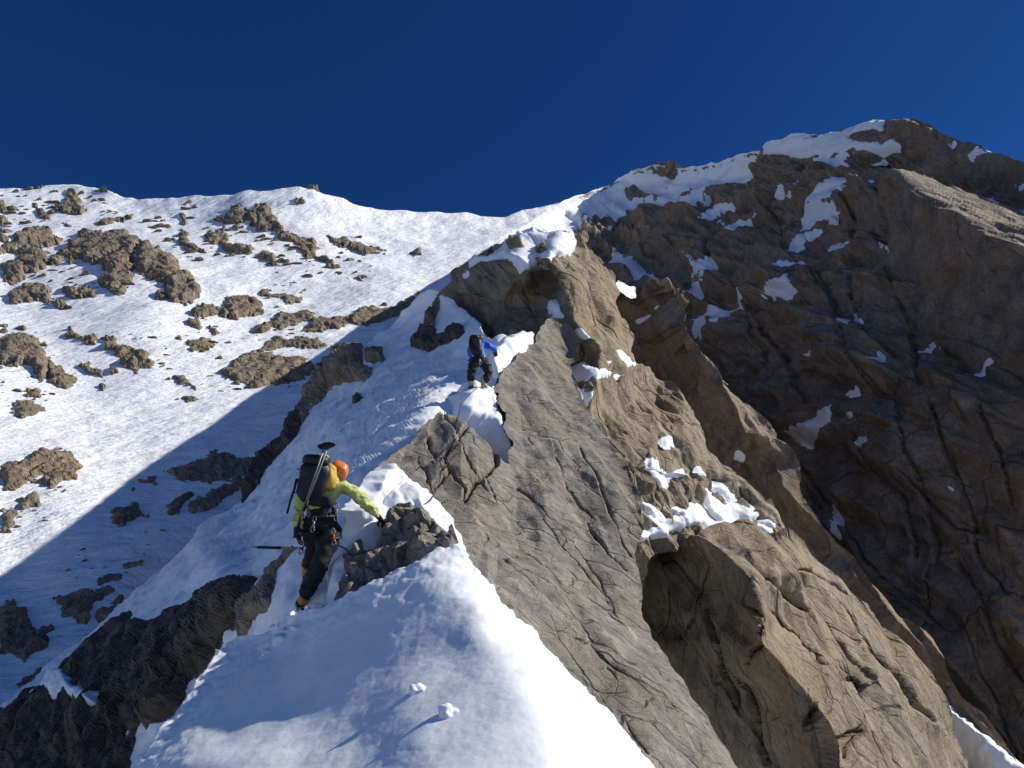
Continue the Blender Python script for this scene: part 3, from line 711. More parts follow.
o_f = {}
A = lambda pts: crop(0, 180, 5.12, pts)
B = lambda pts: crop(180, 180, 4.267, pts)
Cc = lambda pts: crop(0, 320, 5.12, pts)
Dd = lambda pts: crop(0, 400, 2.088, pts)
left = [
 (A([(340,300),(400,265),(470,250),(560,255),(640,245),(690,275),(710,310),(700,350),(700,540),(650,560),(600,560),(570,580),(500,520),(520,490),(550,470),(500,430),(420,415),(330,410),(260,440),(250,380),(330,340)]), 'dark broken cliff band with a jutting brown roof, left of the domed cliff', 9, 6),
 (A([(708,312),(760,305),(830,345),(900,400),(960,470),(1010,540),(1020,590),(980,630),(880,645),(840,590),(820,520),(700,470),(690,400)]), 'smooth domed tan cliff with curved cracks on the left snow slope', 12, 9),
 (A([(0,440),(40,400),(90,360),(170,345),(250,350),(265,400),(230,450),(130,480),(110,520),(50,530),(0,500)]), 'wide rounded tan outcrop touching the left edge above a lower brown hump', 9, 8),
 (A([(30,600),(70,540),(130,505),(170,525),(250,540),(270,600),(330,620),(370,655),(230,655),(180,625),(60,640)]), 'low brown hump of rock with a flat grey toe, under the wide rounded tan outcrop', 8, 7),
 (A([(290,540),(340,525),(400,560),(440,535),(480,560),(495,600),(440,615),(400,610),(330,580)]), 'pair of round boulders fused together just right of the brown hump', 8, 6),
 (A([(0,310),(60,310),(110,270),(150,240),(220,230),(270,270),(320,290),(260,330),(200,350),(110,360),(60,370),(0,375)]), 'dark jagged rock band above the wide rounded tan outcrop at the left edge', 7, 6),
 (A([(270,215),(330,200),(390,225),(380,245),(300,240)]), 'small flat outcrop just above the jutting brown roof', 5, 4),
 (A([(460,240),(520,205),(640,185),(680,180),(600,215),(520,240)]), 'thin slanting rock ledge above the dark broken cliff band', 5, 3),
 (A([(280,130),(330,90),(320,60),(380,45),(400,80),(420,130),(445,155),(380,165),(300,150)]), 'spiky rock cluster just under the left skyline summit', 6, 4),
 (A([(0,110),(40,150),(40,200),(0,230)]), 'narrow rock at the left edge below the skyline', 6, 4),
 (A([(0,235),(60,265),(40,290),(0,290)]), 'small dark rock at the left edge above the jagged band', 5, 4),
 (A([(170,135),(220,150),(260,190),(230,205),(190,170)]), 'slanting rock sliver left of the spiky cluster', 5, 4),
 (A([(120,38),(170,28),(220,30),(210,45),(150,47)]), 'flat dark rock on the far left skyline', 4, 3),
 (A([(470,50),(520,45),(545,58),(500,66)]), 'small dark rock on the skyline right of the left summit', 4, 3),
 (A([(500,520),(520,490),(560,510),(575,560),(640,545),(640,580),(580,590)]), 'stepped grey blocks at the foot of the dark broken cliff band', 6, 5),
 (A([(790,570),(820,555),(840,590),(830,615),(795,605)]), 'single small boulder beneath the domed tan cliff', 6, 4),
 (B([(190,130),(250,110),(310,115),(370,100),(385,150),(430,175),(440,210),(380,215),(330,205),(290,180),(240,200),(180,180),(135,165),(190,150)]), 'dark craggy outcrop highest on the middle snow slope', 8, 5),
 (B([(100,240),(130,205),(190,200),(205,260),(240,300),(320,310),(400,330),(430,370),(340,340),(250,325),(170,290),(120,270)]), 'long ragged rock trailing down-right below the dark craggy outcrop', 7, 5),
 (B([(415,215),(470,205),(510,240),(580,250),(600,290),(560,310),(520,290),(470,260),(420,250)]), 'tan knob of rock right of the dark craggy outcrop', 7, 5),
 (B([(500,290),(560,310),(620,335),(660,350),(690,380),(620,370),(540,340)]), 'narrow tan ledge below the tan knob', 6, 4),
 (B([(0,205),(50,250),(70,300),(120,320),(40,315),(0,290)]), 'broken rock strip between the domed cliff and the ragged trailing rock', 6, 4),
 (B([(0,145),(30,150),(50,180),(20,185),(0,170)]), 'little dark rock high above the domed cliff', 4, 3),
 (B([(630,235),(700,240),(760,270),(830,290),(885,300),(880,315),(790,310),(740,295),(690,280),(640,250)]), 'thin row of orange-tan rocks alone on the smooth upper snowfield', 6, 4),
 (B([(690,345),(765,340),(770,360),(720,355)]), 'short flat rock under the orange-tan row', 4, 3),
 (B([(750,415),(790,408),(806,420),(770,430)]), 'tiny lone rock low on the smooth upper snowfield', 4, 3),
 (B([(980,318),(1020,305),(1030,325),(1000,332)]), 'lone sliver of rock nearest the col', 4, 3),
 (B([(340,470),(400,475),(520,490),(510,515),(440,515),(390,500),(345,490)]), 'flat dark slab in the snow above the shadow line', 4, 4),
 (B([(200,490),(300,510),(360,540),(350,570),(310,580),(230,595),(200,560)]), 'squarish tan outcrop at the foot of the domed cliff', 8, 5),
 (B([(30,560),(100,525),(150,545),(200,555),(205,580),(120,590),(60,585)]), 'orange-brown boulder touching the squarish tan outcrop', 9, 5),
 (B([(35,600),(75,592),(105,620),(80,635),(45,625)]), 'small round stone under the orange-brown boulder', 6, 4),
 (B([(110,620),(160,605),(185,640),(150,650)]), 'small grey stone right of the small round stone', 5, 4),
 (B([(300,640),(370,600),(430,560),(540,550),(580,570),(560,610),(500,620),(420,640),(330,660)]), 'broad brown ledge just above the edge of the big shadow', 6, 5),
 (B([(560,600),(620,580),(700,590),(710,610),(640,640),(600,660),(500,640)]), 'dark shaded ledge joined to the end of the broad brown ledge', 5, 5),
 (B([(690,570),(790,540),(870,530),(960,530),(1020,490),(1000,530),(920,570),(840,600),(760,610),(700,590)]), 'long dark ledge in shadow left of the snow ridge top', 5, 4),
 (B([(400,680),(520,665),(620,690),(650,715),(560,720),(450,710)]), 'low flat shaded ledge below the dark shaded ledge', 4, 4),
 (B([(30,690),(110,670),(150,690),(120,715),(50,715)]), 'flat stone alone in the bright snow below the orange-brown boulder', 5, 4),
 (crop(0,170,3.012,[(660,600),(700,570),(760,540),(800,530),(830,560),(900,560),(950,590),(900,640),(840,650),(740,655),(680,630)]), 'broad cracked grey outcrop half in shadow in the middle of the slope', 7, 6),
 (crop(0,170,3.012,[(560,505),(620,500),(645,520),(600,535),(570,530)]), 'small split rock above the broad cracked grey outcrop', 5, 4),
 (crop(0,170,3.012,[(770,540),(820,500),(900,500),(980,515),(960,535),(860,530)]), 'thin shaded shelf above the broad cracked grey outcrop', 4, 4),
 (Cc([(290,80),(370,60),(400,90),(500,100),(490,130),(440,130),(350,110)]), 'short grey spur leading right into the orange-stained whaleback', 6, 5),
 (Cc([(500,100),(580,95),(640,130),(700,155),(760,170),(790,210),(780,250),(700,265),(640,250),(600,200),(540,150)]), 'orange-stained whaleback boulder pointing down-right', 10, 7),
 (Cc([(0,110),(60,80),(130,90),(200,110),(240,180),(280,250),(230,290),(200,310),(170,260),(90,250),(30,230),(0,260)]), 'big craggy grey-brown outcrop at the left edge below the bright snow band', 10, 7),
 (Cc([(245,190),(280,250),(400,290),(410,330),(340,345),(270,320),(240,290)]), 'sloping nose of rock right of the big craggy outcrop', 8, 6),
 (Cc([(0,30),(60,50),(130,40),(190,70),(100,72),(0,65)]), 'scaly dark rock strip above the big craggy outcrop', 5, 4),
 (Cc([(400,240),(460,225),(520,260),(570,300),(530,305),(450,280)]), 'small pointed rock left of the whaleback boulder toe', 6, 5),
 (Cc([(500,318),(525,315),(540,335),(515,345)]), 'tiny dark stone below the small pointed rock', 5, 3),
 (Cc([(560,240),(590,235),(605,262),(570,268)]), 'tiny stone wedged beside the whaleback boulder', 5, 3),
 (Cc([(120,370),(190,330),(220,360),(200,400),(130,410)]), 'reddish stone under the big craggy outcrop', 7, 5),
 (Cc([(50,450),(130,420),(190,440),(230,465),(150,490),(60,475)]), 'flat tan stone under the reddish stone', 6, 5),
 (Cc([(890,270),(940,280),(1000,340),(1000,355),(950,320),(900,295)]), 'narrow slanting rock on the streaked snow', 5, 4),
 (Cc([(935,385),(990,380),(1020,400),(960,405)]), 'small flat rock below the narrow slanting rock', 4, 4),
 (Cc([(870,80),(920,75),(935,100),(880,95)]), 'little crumbled rock above the narrow slanting rock', 4, 3),
 (Dd([(0,130),(60,110),(90,90),(130,95),(175,135),(160,160),(110,180),(60,165),(30,190),(0,180)]), 'big sunlit grey boulder pile at the left edge, at middle height', 10, 7),
 (Dd([(30,205),(60,195),(85,200),(85,220),(40,228)]), 'small block just below the sunlit grey boulder pile', 7, 5),
 (Dd([(0,230),(35,228),(30,260),(0,280)]), 'grey stone cut by the left edge below the boulder pile', 7, 5),
 (Dd([(340,140),(380,120),(460,100),(530,120),(510,150),(440,170),(400,165),(350,145)]), 'broad shaded dome of rock left of the black fin', 8, 7),
 (Dd([(395,215),(440,185),(500,150),(515,170),(470,200),(400,240)]), 'slanting shaded rock between the shaded dome and the black fin', 7, 6),
 (Dd([(345,220),(375,190),(410,190),(380,225),(360,240)]), 'shaded stub left of the slanting shaded rock', 6, 5),
 (Dd([(225,240),(260,220),(290,220),(310,240),(280,250),(230,258)]), 'isolated brown stone right on the edge of the shadow', 8, 5),
 (Dd([(110,410),(160,395),(230,385),(240,400),(190,430),(180,470),(130,450)]), 'blocky shaded rock right of the big lower left boulder', 8, 6),
 (Dd([(200,450),(230,420),(260,405),(240,440),(205,465)]), 'shaded wedge of rock right of the blocky shaded rock', 6, 5),
 (Dd([(0,420),(30,415),(60,440),(75,480),(110,470),(100,510),(50,545),(20,530),(0,525)]), 'big lower left boulder with an olive-tan top', 13, 9),
 (Dd([(200,372),(260,360),(250,376),(205,382)]), 'thin shaded sliver of rock above the blocky shaded rock', 4, 4),
 (Dd([(255,340),(300,328),(290,347),(262,350)]), 'small shaded sliver above the thin one', 4, 4),
 (Dd([(35,590),(90,555),(60,592),(40,600)]), 'thin shaded rock strip low on the left', 4, 4),
 (Dd([(270,180),(285,172),(290,185),(275,190)]), 'tiny shaded stone left of the shaded dome', 5, 3),
 (Dd([(285,158),(325,152),(330,168),(300,172)]), 'tiny flat rock at the left foot of the shaded dome', 4, 3),
 (crop(180,180,4.267,[(545,40),(580,38),(590,52),(560,58)]), 'dark knob on the middle skyline', 5, 3),
 (crop(180,180,4.267,[(495,90),(525,85),(535,110),(510,112)]), 'small dark rock just under the middle skyline knob', 5, 3),
]
for i, (poly, label, t, w_) in enumerate(left):
    big = max(p[0] for p in poly) - min(p[0] for p in poly)
    b0 = max(5, min(20, big * .3))
    outcrop(L0, disp0, poly, label, tpx=t * .72, w=w_ * .9, amp=3.0, ragged=3.6, seed=600 + i * 11, blk=(b0, b0 * .42, b0 * .2), m=M['rock_left'])

d_tow0 = rock_disp(R_SLAB, [(14, 3.5, 4)], [.7], 200, fb=(2, .14))
# ---- snow on the shaded wall
Wc = lambda pts: crop(640, 100, 2.56, pts)
Vc = lambda pts: crop(600, 110, 4.655, pts)
Xc = lambda pts: crop(640, 400, 2.086, pts)
wallsnow = [
 ([(470,268),(505,237),(530,225),(556,207),(575,198),(600,190),(618,181),(636,173),(655,169),(668,168),(680,171),(700,169),(715,167),(730,161),(742,157),(757,154),(753,162),(746,172),(741,180),(729,184),(720,186),(712,192),(701,198),(686,202),(671,203),(660,200),(654,196),(639,197),(626,202),(613,211),(600,217),(580,226),(560,238),(520,250)], 'smooth snow rising from the col along the skyline to the shaded wall', 4, 5),
 (Wc([(310,128),(350,112),(400,92),(460,92),(500,82),(560,62),(620,52),(615,75),(560,80),(540,100),(600,95),(640,85),(650,95),(600,120),(560,130),(520,140),(500,165),(440,150),(420,140),(380,145),(320,142)]), 'bright snow cap along the summit shoulder left of the top rocks', 4, 4),
 (Wc([(620,172),(640,170),(700,185),(745,198),(700,200),(660,190),(625,200),(600,225),(560,215),(540,210),(520,240),(500,265),(480,290),(440,310),(400,320),(370,360),(345,382),(320,370),(350,335),(390,300),(385,275),(410,250),(450,215),(490,200),(540,190),(590,185)]), 'long snow gully slanting down-left below the summit', 5, 4),
 (Wc([(335,230),(370,215),(420,205),(410,218),(370,235),(345,248)]), 'small snow ledge left of the long slanting gully', 4, 3),
 (Wc([(185,320),(210,295),(240,280),(280,270),(285,280),(240,295),(200,320)]), 'thin snow ramp under the dark summit-ridge crag', 4, 3),
 (Wc([(455,347),(490,338),(520,338),(535,350),(490,355)]), 'flat snow strip at the right foot of the slanting gully', 4, 3),
 (Wc([(540,310),(560,330),(580,345),(560,345),(540,330)]), 'little snow pocket left of the pointed block', 4, 3),
 (Wc([(600,352),(640,360),(660,392),(630,385)]), 'snow wedge beneath the pointed block', 4, 3),
 (Wc([(300,480),(330,455),(375,442),(382,465),(360,482),(320,478)]), 'solid white snow patch alone in the upper middle of the wall', 5, 4),
 (Wc([(315,408),(350,390),(395,378),(390,400),(345,410)]), 'snow ledge just above the solid white patch', 4, 3),
 ([(608,262),(614,244),(626,247),(640,253),(655,264),(668,277),(660,279),(640,271),(615,270)], 'snow field behind the tower, nearest its lit edge', 5, 4),
 (Wc([(85,500),(120,470),(140,440),(95,385),(120,400),(145,420),(185,400),(190,420),(175,455),(150,475),(110,490)]), 'forked snow streak between the tower and the wall', 4, 3),
 (Wc([(130,540),(160,520),(210,510),(250,480),(250,492),(220,520),(215,560),(180,580),(150,600),(130,570)]), 'broad snow patch above the sunlit blade of the rib', 5, 4),
 (Wc([(495,535),(530,540),(520,562),(500,555)]), 'lower of two tiny snow specks in the middle of the wall', 4, 3),
 (Wc([(530,518),(560,535),(545,545),(530,538)]), 'upper of two tiny snow specks in the middle of the wall', 4, 3),
 (Wc([(780,455),(800,428),(820,455),(800,468)]), 'ragged snow speck left of the icy streak', 4, 3),
 (Wc([(826,365),(845,375),(878,450),(866,462),(845,420)]), 'pale icy streak running down a corner of the right wall', 4, 3),
 (Wc([(850,538),(900,518),(930,488),(975,482),(940,507),(900,532)]), 'thin rising snow ledge near the right edge', 4, 3),
 (Wc([(685,603),(730,583),(737,592),(690,608)]), 'faint short snow dash low on the wall', 3, 3),
 (Wc([(800,668),(850,660),(885,632),(892,645),(850,672)]), 'curved snow dash near the right edge', 3, 3),
 (Wc([(588,695),(608,640),(624,652),(612,682)]), 'upright crescent of snow low in the wall', 4, 3),
 (Wc([(518,748),(550,720),(553,738),(530,754)]), 'small slanted snow chip below the upright crescent', 4, 3),
 (Wc([(820,142),(870,120),(890,130),(840,147)]), 'snow lens on the right summit slope', 4, 3),
 (Wc([(770,102),(800,96),(805,106),(785,110)]), 'tiny snow lens just right of the summit', 4, 3),
 (Wc([(940,190),(1010,188),(1010,212),(955,207)]), 'snow ledge above the big slanted block at the right edge', 4, 3),
 (Wc([(915,245),(960,240),(1010,270),(990,285),(950,260)]), 'snow on the upper lip of the big slanted block', 4, 3),
 (Wc([(815,212),(870,210),(893,230),(850,227)]), 'snow ledge left of the big slanted block lip', 4, 3),
 (Wc([(430,660),(460,650),(445,670)]), 'tiny snow fleck left of the upright crescent', 3, 2.5),
 (Vc([(445,470),(500,430),(600,412),(560,455),(480,477)]), 'shaded snow shelf below the col snow', 4, 3),
 (Vc([(490,500),(550,468),(530,502)]), 'little shaded snow shelf under the wider one', 3, 2.5),
 (Vc([(700,300),(690,260),(650,300),(605,348),(640,335),(680,322)]), 'snow runnel left of the dark summit-ridge crag', 4, 3),
 (Xc([(300,65),(350,52),(412,8),(402,50),(340,97),(318,85)]), 'bright blue-white snow patch at the head of the dark couloir', 5, 4),
 (Xc([(435,28),(457,30),(447,40)]), 'tiny snow fleck right of the couloir-head snow', 3, 2.5),
 (Xc([(453,78),(477,78),(477,97),(455,95)]), 'small square of snow below the tiny fleck', 4, 2.5),
 (Xc([(383,190),(400,215),(420,290),(405,288),(390,245)]), 'grey ice streak in the dark couloir', 3, 3),
 (Xc([(636,170),(652,174),(650,188),(640,184)]), 'white speck alone on the dark lower wall', 3, 2.5),
]
for i, (poly, label, t, w_) in enumerate(wallsnow):
    snow_patch(L1, disp1, poly, label=label, thick=t * (1.2 if i in (1, 2) else .6), w=w_ * .8, seed=1500 + i * 7, hug=0 if i in (1, 2) else .55)
snow_patch(L2b, d_tow0, Xc([(622,622),(660,655),(700,686),(740,716),(815,772),(815,960),(640,960),(640,720),(650,690)]), label='bright snow couloir in the bottom right corner', thick=14, w=6, seed=1900)

Tc = lambda pts: crop(420, 220, 4.267, pts)
Uc = lambda pts: crop(560, 420, 4.267, pts)
Sc = lambda pts: crop(560, 260, 4.267, pts)
d_tow = rock_disp(R_SLAB, [(7, 2.2, 3), (2.6, 1.0, 1.2)], [.42, .30], 300, fb=(1.5, .10), sh=((E_ACROSS, 2.2, .6), (E_ACROSS, .8, .17), (E_BED, 1.9, .08)))
tsnow = [
 (L2, Tc([(170,230),(230,150),(290,128),(350,80),(420,42),(485,26),(560,50),(650,58),(665,90),(640,150),(580,152),(550,180),(500,215),(460,215),(400,190),(350,150),(320,165),(260,170)]), 'snow cap draped over the top of the tower', 16, 5),
 (L2, Tc([(545,400),(555,350),(575,345),(605,410),(570,418)]), 'snow spike in the notch left of the big tan slab', 6, 4),
 (L2, Tc([(660,478),(700,452),(730,500),(725,522),(690,502)]), 'small bright snow pad at the foot of the big tan slab', 6, 4),
 (L2, Tc([(612,598),(700,600),(760,630),(885,650),(880,662),(760,655),(710,660),(740,700),(768,727),(700,740),(662,758),(640,700)]), 'bright triangular snow patch with a thin tail, below the tower', 6, 4),
 (L2, Tc([(845,555),(870,568),(925,612),(890,607)]), 'small snow dash below the big tan slab', 5, 3),
 (L2, Tc([(775,580),(830,595),(800,600)]), 'thin snow lick left of the small dash', 4, 2.5),
 (L2, [(618,283),(624,286),(636,290),(633,298),(626,296)], 'snow nick on the right edge of the tower', 5, 3),
 (L2b, Sc([(318,262),(385,240),(382,298),(350,275)]), 'bluish snow sliver left of the sunlit blade', 5, 3),
 (L2b, Sc([(408,205),(440,215),(425,230)]), 'speck of snow near the tip of the sunlit blade', 5, 2.5),
 (L2, Uc([(388,130),(420,122),(470,170),(500,190),(552,182),(577,215),(540,258),(480,302),(450,250),(420,200)]), 'steep snow tongue pouring over a step above the ledge snow', 8, 4),
 (L2, Uc([(605,183),(640,215),(700,260),(745,292),(770,325),(700,282),(650,240),(610,205)]), 'thin diagonal snow line right of the steep snow tongue', 4, 3),
 (L2, Uc([(833,425),(900,448),(962,465),(900,462)]), 'thin snow lick at the right end of the ledge snow', 4, 2.5),
 (L2, Uc([(435,70),(480,60),(494,100),(460,87)]), 'small white chip above the steep snow tongue', 5, 3),
 (L2, Uc([(123,68),(160,92),(207,103),(202,124),(160,122)]), 'small snow pad beside the brown face of the near slab', 6, 3.5),
 (L2b, Uc([(655,78),(690,108),(787,153),(778,172),(700,152),(665,122)]), 'slanting blue snow strip on the dark rib', 5, 3),
]
for i, (rel, poly, label, t, w_) in enumerate(tsnow):
    snow_patch(rel, d_tow, poly, label=label, thick=t * .45, lump=.6, w=w_, seed=2000 + i * 7)
led = Uc([(322,492),(400,470),(450,440),(430,400),(400,350),(440,370),(480,410),(530,400),(520,370),(600,355),(660,370),(700,400),(680,370),(635,290),(660,278),(720,325),(770,330),(800,350),(840,400),(840,425),(892,470),(897,487),(840,467),(800,452),(740,440),(700,446),(600,448),(550,468),(480,488),(400,503),(340,520)])
snow_patch(L2, d_tow, led, label='wide bright ledge of snow on top of the hollow buttress', thick=4.5, w=5, lump=.6, seed=2200)

# ---- rocks on the snow of the ridge and the shaded wall
outcrop(L1, disp1, Vc([(230,292),(300,275),(330,262),(372,300),(352,326),(290,312)]), 'small dark rocks poking from the col snow on the skyline', tpx=9, w=4, seed=31, m=M['rock_left'], blk=(6, 3, 1.5))
outcrop(L1, disp1, Vc([(100,368),(160,348),(245,385),(130,408)]), 'sunlit orange-tan rock on the col snow', tpx=12, w=5, seed=33, m=M['rock_left'], blk=(9, 4, 2))
outcrop(L1, disp1, Vc([(358,382),(430,362),(432,380)]), 'thin dark rock strip in the col snow', tpx=8, w=3, seed=35, m=M['rock_left'], blk=(5, 3, 2))
outcrop(L1, disp1, Vc([(690,260),(740,212),(800,208),(900,225),(960,255),(900,285),(820,330),(730,320),(680,300)]), 'dark summit-ridge crag standing out of the skyline snow', tpx=12, w=6, seed=37, m=M['rock_far'], blk=(12, 5, 2))
outcrop(L1, disp1, Wc([(622,75),(640,45),(680,42),(715,60),(745,70),(760,95),(700,110),(640,110)]), 'blocky dark summit rocks at the highest point', tpx=7, w=6, seed=39, m=M['rock_far'], blk=(10, 4, 2), name='summit_rock', cat='summit rock')
outcrop(L1, disp1, Wc([(556,225),(575,222),(610,235),(645,310),(645,335),(600,335),(560,320),(553,270)]), 'pointed upright block on the wall below the long snow gully', tpx=16, w=6, seed=41, m=M['rock_far'], blk=(20, 7, 2), hard=.5, name='rock_block', cat='rock block')
T4 = lambda pts: crop(300, 170, 3.012, pts)
outcrop(L2, d_tow, Tc([(358,95),(430,88),(450,128),(540,98),(557,150),(500,158),(480,132),(390,142)]), 'broken rocks poking through the snow cap of the tower', tpx=16, w=5, seed=45, m=M['rock_mid'], blk=(10, 4, 2))
outcrop(L2, d_tow, Tc([(480,165),(520,155),(560,180),(540,205),(490,205)]), 'single rock at the lower hem of the tower snow cap', tpx=13, w=5, seed=46, m=M['rock_mid'], blk=(10, 4, 2))
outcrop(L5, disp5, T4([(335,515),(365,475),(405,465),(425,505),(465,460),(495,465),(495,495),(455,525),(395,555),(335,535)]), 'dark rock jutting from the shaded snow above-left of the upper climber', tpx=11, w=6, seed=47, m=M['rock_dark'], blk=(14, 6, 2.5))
outcrop(L5, disp5, T4([(-10,745),(50,620),(90,550),(120,530),(190,525),(195,590),(225,600),(200,640),(130,640),(110,650),(60,700),(10,760)]), 'large brown rock on the left rim of the snow ridge', tpx=14, w=8, seed=49, m=M['rock_mid'], blk=(20, 8, 3))
outcrop(L5, disp5, T4([(192,545),(250,538),(256,575),(200,578)]), 'small rock touching the right side of the large rim rock', tpx=8, w=5, seed=51, m=M['rock_mid'], blk=(10, 4, 2))
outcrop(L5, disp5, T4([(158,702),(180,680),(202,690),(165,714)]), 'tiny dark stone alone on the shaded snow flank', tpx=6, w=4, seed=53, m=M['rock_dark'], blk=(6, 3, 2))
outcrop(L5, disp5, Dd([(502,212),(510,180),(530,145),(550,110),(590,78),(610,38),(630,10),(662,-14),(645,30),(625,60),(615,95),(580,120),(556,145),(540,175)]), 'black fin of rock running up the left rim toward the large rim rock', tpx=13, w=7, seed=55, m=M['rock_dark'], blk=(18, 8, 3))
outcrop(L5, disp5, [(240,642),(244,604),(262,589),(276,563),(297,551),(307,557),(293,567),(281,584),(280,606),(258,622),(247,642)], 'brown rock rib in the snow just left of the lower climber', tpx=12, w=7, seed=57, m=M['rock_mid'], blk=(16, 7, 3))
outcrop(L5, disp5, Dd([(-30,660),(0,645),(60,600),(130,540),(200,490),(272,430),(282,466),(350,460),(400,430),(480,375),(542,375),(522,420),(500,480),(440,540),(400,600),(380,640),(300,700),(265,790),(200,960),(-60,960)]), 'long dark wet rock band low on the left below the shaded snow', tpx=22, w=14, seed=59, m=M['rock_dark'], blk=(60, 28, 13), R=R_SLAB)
fb_, pb_ = o_f['long dark wet rock band low on the left below the shaded snow']
snow_patch(L5, lambda P, N, sd, x, y: fb_(P, N, signed(pb_, x, y), x, y), Dd([(92,605),(110,575),(140,578),(160,590),(175,615),(230,628),(228,650),(180,650),(150,625),(120,635),(105,620)]), label='small snow patch lying on the long dark rock band', thick=9, w=5, seed=2300, hug=0)
# bright snow on the crest
SBR = Relief([(345, 505, 9.6), (362, 470, 10.8), (395, 458, 12.4), (412, 480, 11.7), (432, 500, 10.8), (464, 550, 8.7), (340, 590, 8.9), (400, 560, 10.0), (322, 560, 9.4), (370, 520, 10.2), (440, 600, 8.4), (330, 620, 8.6)], blur=4)
def dSB(P, N, sd, x, y):
    return np.minimum(sd / 14, 1) * .32 + fbm(P, .8, 4, 71) * .10 + fbm(P, .2, 3, 72) * .03 - .12
o = surface('snow_bank', SBR, rough([(363, 482), (372, 468), (384, 460), (395, 462), (405, 470), (412, 480), (424, 486), (432, 496), (440, 504), (448, 516), (458, 538), (466, 552), (440, 575), (400, 590), (350, 610), (322, 600), (322, 560), (340, 545), (348, 522), (345, 508), (354, 496)], 2.5, 3, 73), 1.2, dSB, M['snow_near'], skirt=(.3, 1.0, 2.5), inward=3)
tag(o, 'brilliant white lumpy snow bank behind the lower climber', 'snow bank')
def dSA(P, N, sd, x, y):
    return np.sin(np.clip(sd / 16, -1, 1) * 1.57) * .75 + fbm(P, 1.2, 4, 75) * .14 + fbm(P, .35, 3, 76) * .05
o = surface('snow_bank', L5, rough([(446, 402), (458, 394), (468, 388), (480, 392), (494, 390), (503, 402), (507, 425), (516, 466), (524, 480), (496, 460), (470, 440), (450, 425)], 2.5, 3, 77), 1.2, dSA, M['snow_near'], clip_lo=-2, patch=True)
tag(o, 'brilliant white snow bank below the upper climber', 'snow bank')
o = surface('snow_bank', L5, rough([(488, 362), (496, 350), (506, 340), (520, 334), (534, 334), (538, 342), (524, 356), (508, 372), (498, 384), (486, 378)], 2.0, 3, 78), 1.2, dSA, M['snow_near'], clip_lo=-2, patch=True)
tag(o, 'curved white snow lip right of the upper climber', 'snow bank')
# rocks the lower climber reaches for
def dCR(P, N, sd, x, y):
    Q = squash(P, .3)
    pr = np.sin(np.clip(sd / 9, -1, 1) * 1.57)
    return .10 * pr + np.clip(sd / 4, .3, 1) * (.12 * facets(Q, R_LEFT, [.36, .30, .3], 81, crack=.3) + .05 * facets(Q, R_LEFT, [.14, .12, .12], 84)) + .008 * fbm(P, .08, 3, 88)
CRR = Relief([(326, 600, 8.9), (340, 560, 9.3), (355, 538, 9.5), (392, 504, 9.8), (420, 506, 9.8), (457, 543, 8.6), (440, 560, 8.2), (400, 580, 8.1), (350, 605, 8.2), (385, 545, 9.0)], blur=3)
o = surface('rock_outcrop', CRR, rough([(334, 604), (339, 590), (346, 572), (341, 562), (349, 551), (359, 538), (365, 551), (374, 548), (381, 545), (380, 530), (386, 514), (393, 505), (410, 501), (421, 508), (435, 520), (449, 533), (459, 545), (445, 556), (420, 568), (400, 580), (375, 594), (352, 608), (340, 610)], 2.2, 3, 79), 1.0, dCR, M['rock_near'], skirt=(.3, .8, 1.6), inward=2, smooth=False)
tag(o, 'jumble of dark grey blocks that the lower climber reaches for', 'rock outcrop')
# ------------------------------------------------------------------ small loose rocks, each an object of its own
def stone_mesh(seed, m, sub=3, flat=.6):
    bm = bmesh.new(); bmesh.ops.create_icosphere(bm, subdivisions=sub, radius=1)
    V = np.array([v.co[:] for v in bm.verts])
    R = frame((1, .3, .2))
    D = V / np.abs(V).max(1)[:, None] * .45 + V * .55
    D = D * (1 + .16 * facets(V * 1.0, R, [.9, .7, .8], seed)[:, None] + .06 * facets(V, R, [.4, .35, .35], seed + 5)[:, None])
    D = D * np.array([1.25, .9, flat])
    D[:, 2] = np.maximum(D[:, 2], -.35 * flat)
    for v, c in zip(bm.verts, D): v.co = c
    me = bpy.data.meshes.new('rock'); bm.to_mesh(me); bm.free(); me.materials.append(m)
    return me
STONES = [stone_mesh(3000 + 31 * i, M['rock_left'], 3, (.55, .75, .45, .65, .5)[i]) for i in range(5)]
def inside(poly, x, y): return signed(poly, [x], [y])[0] > 0
def scatter(poly, n, lo, hi, label, group, seed):
    r = random.Random(seed); xs = [p[0] for p in poly]; ys = [p[1] for p in poly]; k = 0; tries = 0
    while k < n and tries < n * 30:
        tries += 1
        x = r.uniform(min(xs), max(xs)); y = r.uniform(min(ys), max(ys))
        if not inside(poly, x, y): continue
        h = None
        for nme, b in BVHS:
            p, nn, i, t = b.ray_cast(Vector((0, 0, 0)), Vector(unproj(x, y, 1.0)).normalized())
            if p is not None and (h is None or t < h[2]): h = (p, nn, t, nme)
        if h is None or h[3] != 'snow_mountain': continue
        p, nn, t, _ = h
        size = lo + (hi - lo) * r.random() ** 2.2
        s0 = size * t / F / 2
        o = bpy.data.objects.new('loose_rock', r.choice(STONES)); COL.objects.link(o)
        o.location = p
        o.rotation_euler = (r.uniform(-.3, .6), r.uniform(-.7, .1), r.uniform(-.6, .6)); o.scale = (s0 * r.uniform(.9, 1.7), s0 * 1.1, s0 * r.uniform(.7, 1.2))
        tag(o, label, 'loose rock', group); k += 1
scatter(A([(0, 50), (120, 40), (280, 60), (300, 130), (260, 200), (160, 220), (60, 260), (0, 240)]), 30, 2, 7, 'small dark rock among many strewn over the far left summit slope', 'small rocks on the far left summit slope', 1)
scatter(A([(400, 60), (480, 60), (600, 120), (650, 170), (540, 190), (420, 180)]), 16, 1.5, 5, 'small rock strewn right of the spiky cluster under the left summit', 'small rocks right of the spiky cluster', 2)
